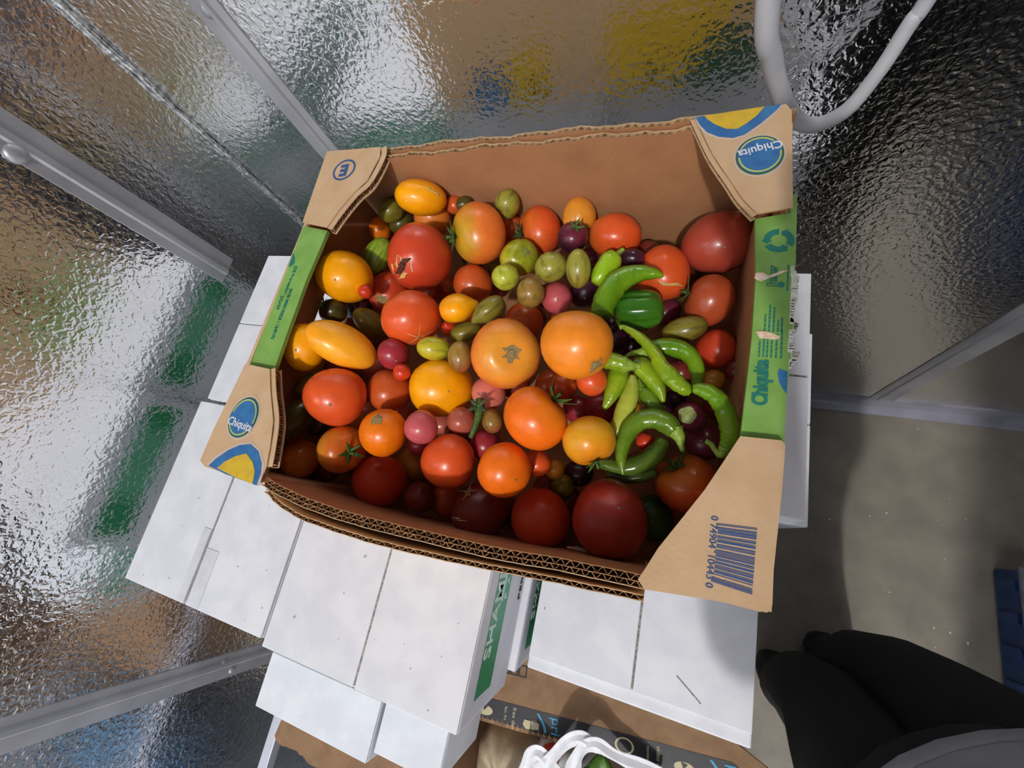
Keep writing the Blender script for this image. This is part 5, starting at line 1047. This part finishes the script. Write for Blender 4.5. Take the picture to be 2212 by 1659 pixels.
# ---------------------------------------------------------------- things on the floor
sk = thing('wooden_stick', 'short pale wooden stick lying on the floor beside the carton stack', 'stick', (.29, -.5, 0))
MB().tube([(.277, -.487, .008), (.3, -.497, .008), (.335, -.512, .007)], [.007, .008, .006], 8).build('wood', mat('stick_wood', (206, 170, 126), .7, 0, (140, 106, 60), 50), sk)
MBL = mat('blue_plastic', (24, 62, 116), .35, 0, (20, 52, 100), 30); MGL = mat('grey_lid', (120, 126, 134), .4, 0, (108, 112, 120), 30)
def tote(label, x0, x1, y0, y1, z0, z1):
    cr = thing('storage_tote', label, 'tote', ((x0 + x1) / 2, (y0 + y1) / 2, z0), 'totes stacked at the right')
    bd_ = MB().box(x0, x1, y0, y1, z0, z1 - .012, .012).build('body', MBL, cr)
    for k in range(4): yy = y0 + (y1 - y0) * (k + .5) / 4; MB().box(x0 - .005, x0 + .002, yy - .012, yy + .012, z0 + .02, z1 - .03, .002).build('rib', MBL, bd_)
    MB().box(x0 - .008, x1 + .008, y0 - .008, y1 + .008, z1 - .0115, z1 - .0005, .004).build('lid', MGL, cr)
tote('low blue tote with a grey lid standing on the floor at the right edge', .838, 1.24, -.195, .105, .001, .11)
for k, (dx, lab) in enumerate(((.055, 'second'), (.06, 'third'), (.05, 'fourth'), (.064, 'topmost'))):  # unseen upper totes, added to block bounce light and darken the right side
    tote(lab + ' blue tote of the unseen stack added to darken the right edge', .838 + dx, 1.24 + dx, -.2, .1, .11 + .36 * k, .11 + .36 * (k + 1))
mt = MB().prism([(-.8, -2.3), (1.3, -2.3), (1.3, -.95), (.65, -.95), (.65, -.78), (-.8, -.78)], .0003, .006).build('darkening_mat', mat('darkening_rubber', (40, 43, 50), .7, 0, (32, 35, 42), 60, .001, 200)); tag(mt, 'unseen dark mat added to darken the reflection below the left wall joint', 'mat')  # mat out of view, added so the left wall mirrors something dark
tb = thing('plastic_tub', 'light blue tub on the dark mat, mirrored in the left wall below its joint strip', 'tub', (-.12, -1.12, .006))
M_TUB = mat('light_blue_plastic', (96, 150, 190), .4, 0, (88, 142, 184), 20)
RR_ = lambda r, z, rx=1.35: [(-.12 + r * rx * math.cos(t), -1.12 + r * math.sin(t), z) for t in [2 * PI * k / 28 for k in range(28)]]
MB().loft([RR_(.11, .0065), RR_(.135, .22), RR_(.15, .225), RR_(.15, .235), RR_(.132, .234), RR_(.105, .02)]).build('body', M_TUB, tb, smooth=True)
for s_ in (-1, 1): MB().tube([(-.12 + s_ * .2, -1.16, .22), (-.12 + s_ * .225, -1.15, .215), (-.12 + s_ * .225, -1.09, .215), (-.12 + s_ * .2, -1.08, .22)], .008, 8).build('handle', M_TUB, tb, smooth=True)
sc = MB()
for i in range(46):
    x, y = random.uniform(.3, 1.1), random.uniform(-.6, .48); s_ = random.uniform(.0012, .0035); sc.box(x, x + s_, y, y + s_ * random.uniform(.6, 2.2), 0, .0012)
o = sc.build('floor_crumbs', M_TORNW); stuff(o); tag(o, 'tiny pale crumbs scattered over the dark concrete floor', 'crumbs')

# ---------------------------------------------------------------- the person standing at the stack
PC = Vector((.372, -.245, 0)); FW = Vector((-.57, .82, 0)).normalized(); RT = Vector((.82, .57, 0)).normalized()
def pp(r, f, z): return PC + RT * r + FW * f + Vector((0, 0, z))
person = thing('person', 'person in a grey T-shirt and black trousers standing at the right of the carton stack', 'person', (PC.x, PC.y, 0))
M_SKIN = mat('skin', (196, 146, 118), .5, 0, (186, 134, 108), 40); M_TEE = mat('grey_jersey', (150, 150, 156), .85, 0, (140, 140, 146), 18, .0006, 900)
M_BLK = mat('black_cloth', (13, 14, 16), .9, 0, (10, 11, 12), 30, .0006, 500); M_SHOE = mat('black_shoe', (20, 20, 22), .5); M_HAIR = mat('dark_hair', (40, 30, 24), .6)
sk_v = [pp(0, -.01, .93), pp(0, -.01, 1.08), pp(0, -.02, 1.25), pp(0, -.03, 1.40), pp(0, -.02, 1.47), pp(0, .0, 1.56), pp(0, .0, 1.655),
        pp(.17, -.03, 1.37), pp(.23, .17, 1.2), pp(.09, .3, 1.36), pp(.02, .37, 1.47), pp(-.17, -.03, 1.37), pp(-.299, -.042, 1.28), pp(-.129, .23, 1.42), pp(-.076, .315, 1.46),
        pp(.085, .0, .86), pp(.105, .03, .48), pp(.098, -.055, .09), pp(.108, -.02, .045), pp(-.07, .0, .86), pp(-.025, .03, .48), pp(-.02, -.055, .09), pp(-.03, -.03, .045)]
sk_e = [(0, 1), (1, 2), (2, 3), (3, 4), (4, 5), (5, 6), (3, 7), (7, 8), (8, 9), (9, 10), (3, 11), (11, 12), (12, 13), (13, 14), (0, 15), (15, 16), (16, 17), (17, 18), (0, 19), (19, 20), (20, 21), (21, 22)]
sk_r = [.105, .1, .11, .075, .048, .078, .07, .05, .046, .036, .028, .05, .046, .036, .028, .075, .05, .034, .028, .075, .05, .034, .028]
# five fingers on each hand, closed on the phone-side
hv = []
for hand in (10, 14):
    p = sk_v[hand]; d = (sk_v[hand] - sk_v[hand - 1]).normalized(); s_ = d.cross(Vector((0, 0, 1))).normalized()
    for k, (off_, L_) in enumerate(((-.03, .055), (-.022, .085), (-.007, .092), (.008, .086), (.022, .068))):
        b_ = p + s_ * off_ * (1 if k else 1.3) + d * (.02 if k else 0); m_ = b_ + d * L_ * .55 + Vector((0, 0, .006)) + (s_ * -.018 if k == 0 else s_ * 0); t_ = m_ + d * L_ * .35 - Vector((0, 0, L_ * .35))
        hv.append((hand, b_, m_, t_))
for hand, b_, m_, t_ in hv:
    n = len(sk_v); sk_v += [b_, m_, t_]; sk_e += [(hand, n), (n, n + 1), (n + 1, n + 2)]; sk_r += [.011, .009, .0075]
me = bpy.data.meshes.new('body'); me.from_pydata([tuple(v - Vector((PC.x, PC.y, 0))) for v in sk_v], sk_e, [])
bo = bpy.data.objects.new('body', me); COL.objects.link(bo); bo.parent = person
mo = bo.modifiers.new('skin', 'SKIN'); mo.use_smooth_shade = True
for i, r in enumerate(sk_r): me.skin_vertices[0].data[i].radius = (r, r)
me.skin_vertices[0].data[0].use_root = True
ms = bo.modifiers.new('sub', 'SUBSURF'); ms.levels = 2; ms.render_levels = 2
dg = bpy.context.evaluated_depsgraph_get(); dg.update(); nm_ = bpy.data.meshes.new_from_object(bo.evaluated_get(dg)); bo.modifiers.clear(); bo.data = nm_; nm_.name = 'body'
nm_.materials.clear(); nm_.materials.append(M_SKIN)
for p in nm_.polygons: p.use_smooth = True
def oval(c, a, b_, n=28, wob=0): # ring: a along RT, b along FW
    return [c + RT * (a * math.cos(t) * (1 + wob * math.sin(5 * t))) + FW * (b_ * math.sin(t) * (1 + wob * math.sin(4 * t + 1))) for t in [2 * PI * k / n for k in range(n)]]
tr = MB().loft([oval(pp(0, -.005, z), a, b_) for z, a, b_ in ((.985, .16, .112), (.93, .175, .12), (.86, .178, .125), (.8, .168, .12), (.755, .14, .1))])
for s_ in (-1, 1):
    tr.loft([oval(pp(s_ * x + (.028 if s_ > 0 else .055) * max(0, min(1, (.88 - z) / .4)), f, z), a, a * 1.04, 22, .012) for x, f, z, a in ((.08, .0, .86, .094), (.082, .012, .74, .092), (.08, .028, .6, .082), (.078, .034, .48, .074), (.076, .015, .3, .07), (.074, -.04, .12, .064), (.074, -.055, .04, .066))])
tr.build('trousers', M_BLK, person, smooth=True)
ts = [(.872, .202, .137), (.9, .203, .139), (.96, .2, .142), (1.04, .19, .14), (1.14, .185, .135), (1.25, .19, .13), (1.34, .19, .12), (1.405, .13, .09), (1.44, .07, .065)]
tee = MB().loft([oval(pp(0, -.005 if z < 1.2 else -.02, z), a, b_, 32, .01) for z, a, b_ in ts], cap=False)
for s_ in (-1, 1):
    tee.loft([[pp(s_ * x, f, z) + Vector((0, 0, 1)) * (r_ * math.sin(t)) + (FW * .9 + RT * .1) * (r_ * math.cos(t)) for t in [2 * PI * k / 16 for k in range(16)]] for x, f, z, r_ in (((.13, -.03, 1.37, .068), (.18, .02, 1.33, .066), (.205, .09, 1.27, .064)) if s_ > 0 else ((.13, -.03, 1.37, .068), (.19, -.03, 1.33, .066), (.235, -.036, 1.28, .066)))], cap=False)
o = tee.build('t_shirt', M_TEE, person, smooth=True); o.modifiers.new('s', 'SOLIDIFY').thickness = .002
hm = MB().loft([oval(pp(0, -.005, z), a, b_, 32, .01) for z, a, b_ in ((.868, .2025, .1375), (.874, .205, .140), (.893, .2055, .141), (.897, .2035, .1395))], cap=False)
hm.build('hem', M_TEE, o, smooth=True).modifiers.new('s', 'SOLIDIFY').thickness = .0015
for s_ in (-1, 1):
    rr = []
    for k, (f, w_, h_) in enumerate(((-.095, .02, .05), (-.08, .04, .085), (-.02, .046, .095), (.04, .047, .085), (.075, .046, .055), (.11, .036, .04), (.122, .012, .02))):
        rr.append([pp((.108 if s_ > 0 else -.03) + w_ * math.cos(t), f - .095, .002 + max(0, h_ * (.5 + .5 * math.sin(t)))) for t in [2 * PI * q / 14 for q in range(14)]])
    MB().loft(rr).build('shoe', M_SHOE, person, smooth=True)
rr = [oval(pp(0, f, z), a, b_, 20) for z, a, b_, f in ((1.56, .083, .07, -.035), (1.62, .088, .092, -.018), (1.68, .082, .088, -.012), (1.72, .055, .06, -.01), (1.735, .015, .015, -.01))]
MB().loft(rr).build('hair', M_HAIR, person, smooth=True)
ey = MB()
for s_ in (-1, 1): ey.tube([pp(s_ * .03, .068, 1.6), pp(s_ * .03, .079, 1.6)], [.011, .006], 10)
ey.build('eyes', M_HAIR, person); MB().tube([pp(0, .07, 1.6), pp(0, .098, 1.565), pp(0, .075, 1.555)], [.008, .014, .008], 8).build('nose', M_SKIN, person, smooth=True)
MB().tube([pp(-.022, .073, 1.527), pp(0, .082, 1.525), pp(.022, .073, 1.527)], [.003, .006, .003], 8).build('mouth', mat('lips', (160, 90, 84), .5), person, smooth=True)
for s_ in (-1, 1): MB().loft([[pp(s_ * (.08 + d), .01 + r_ * .6 * math.cos(t), 1.585 + r_ * math.sin(t)) for t in [2 * PI * q / 12 for q in range(12)]] for d, r_ in ((-.008, .018), (.006, .028), (.01, .02))]).build('ear', M_SKIN, person, smooth=True)
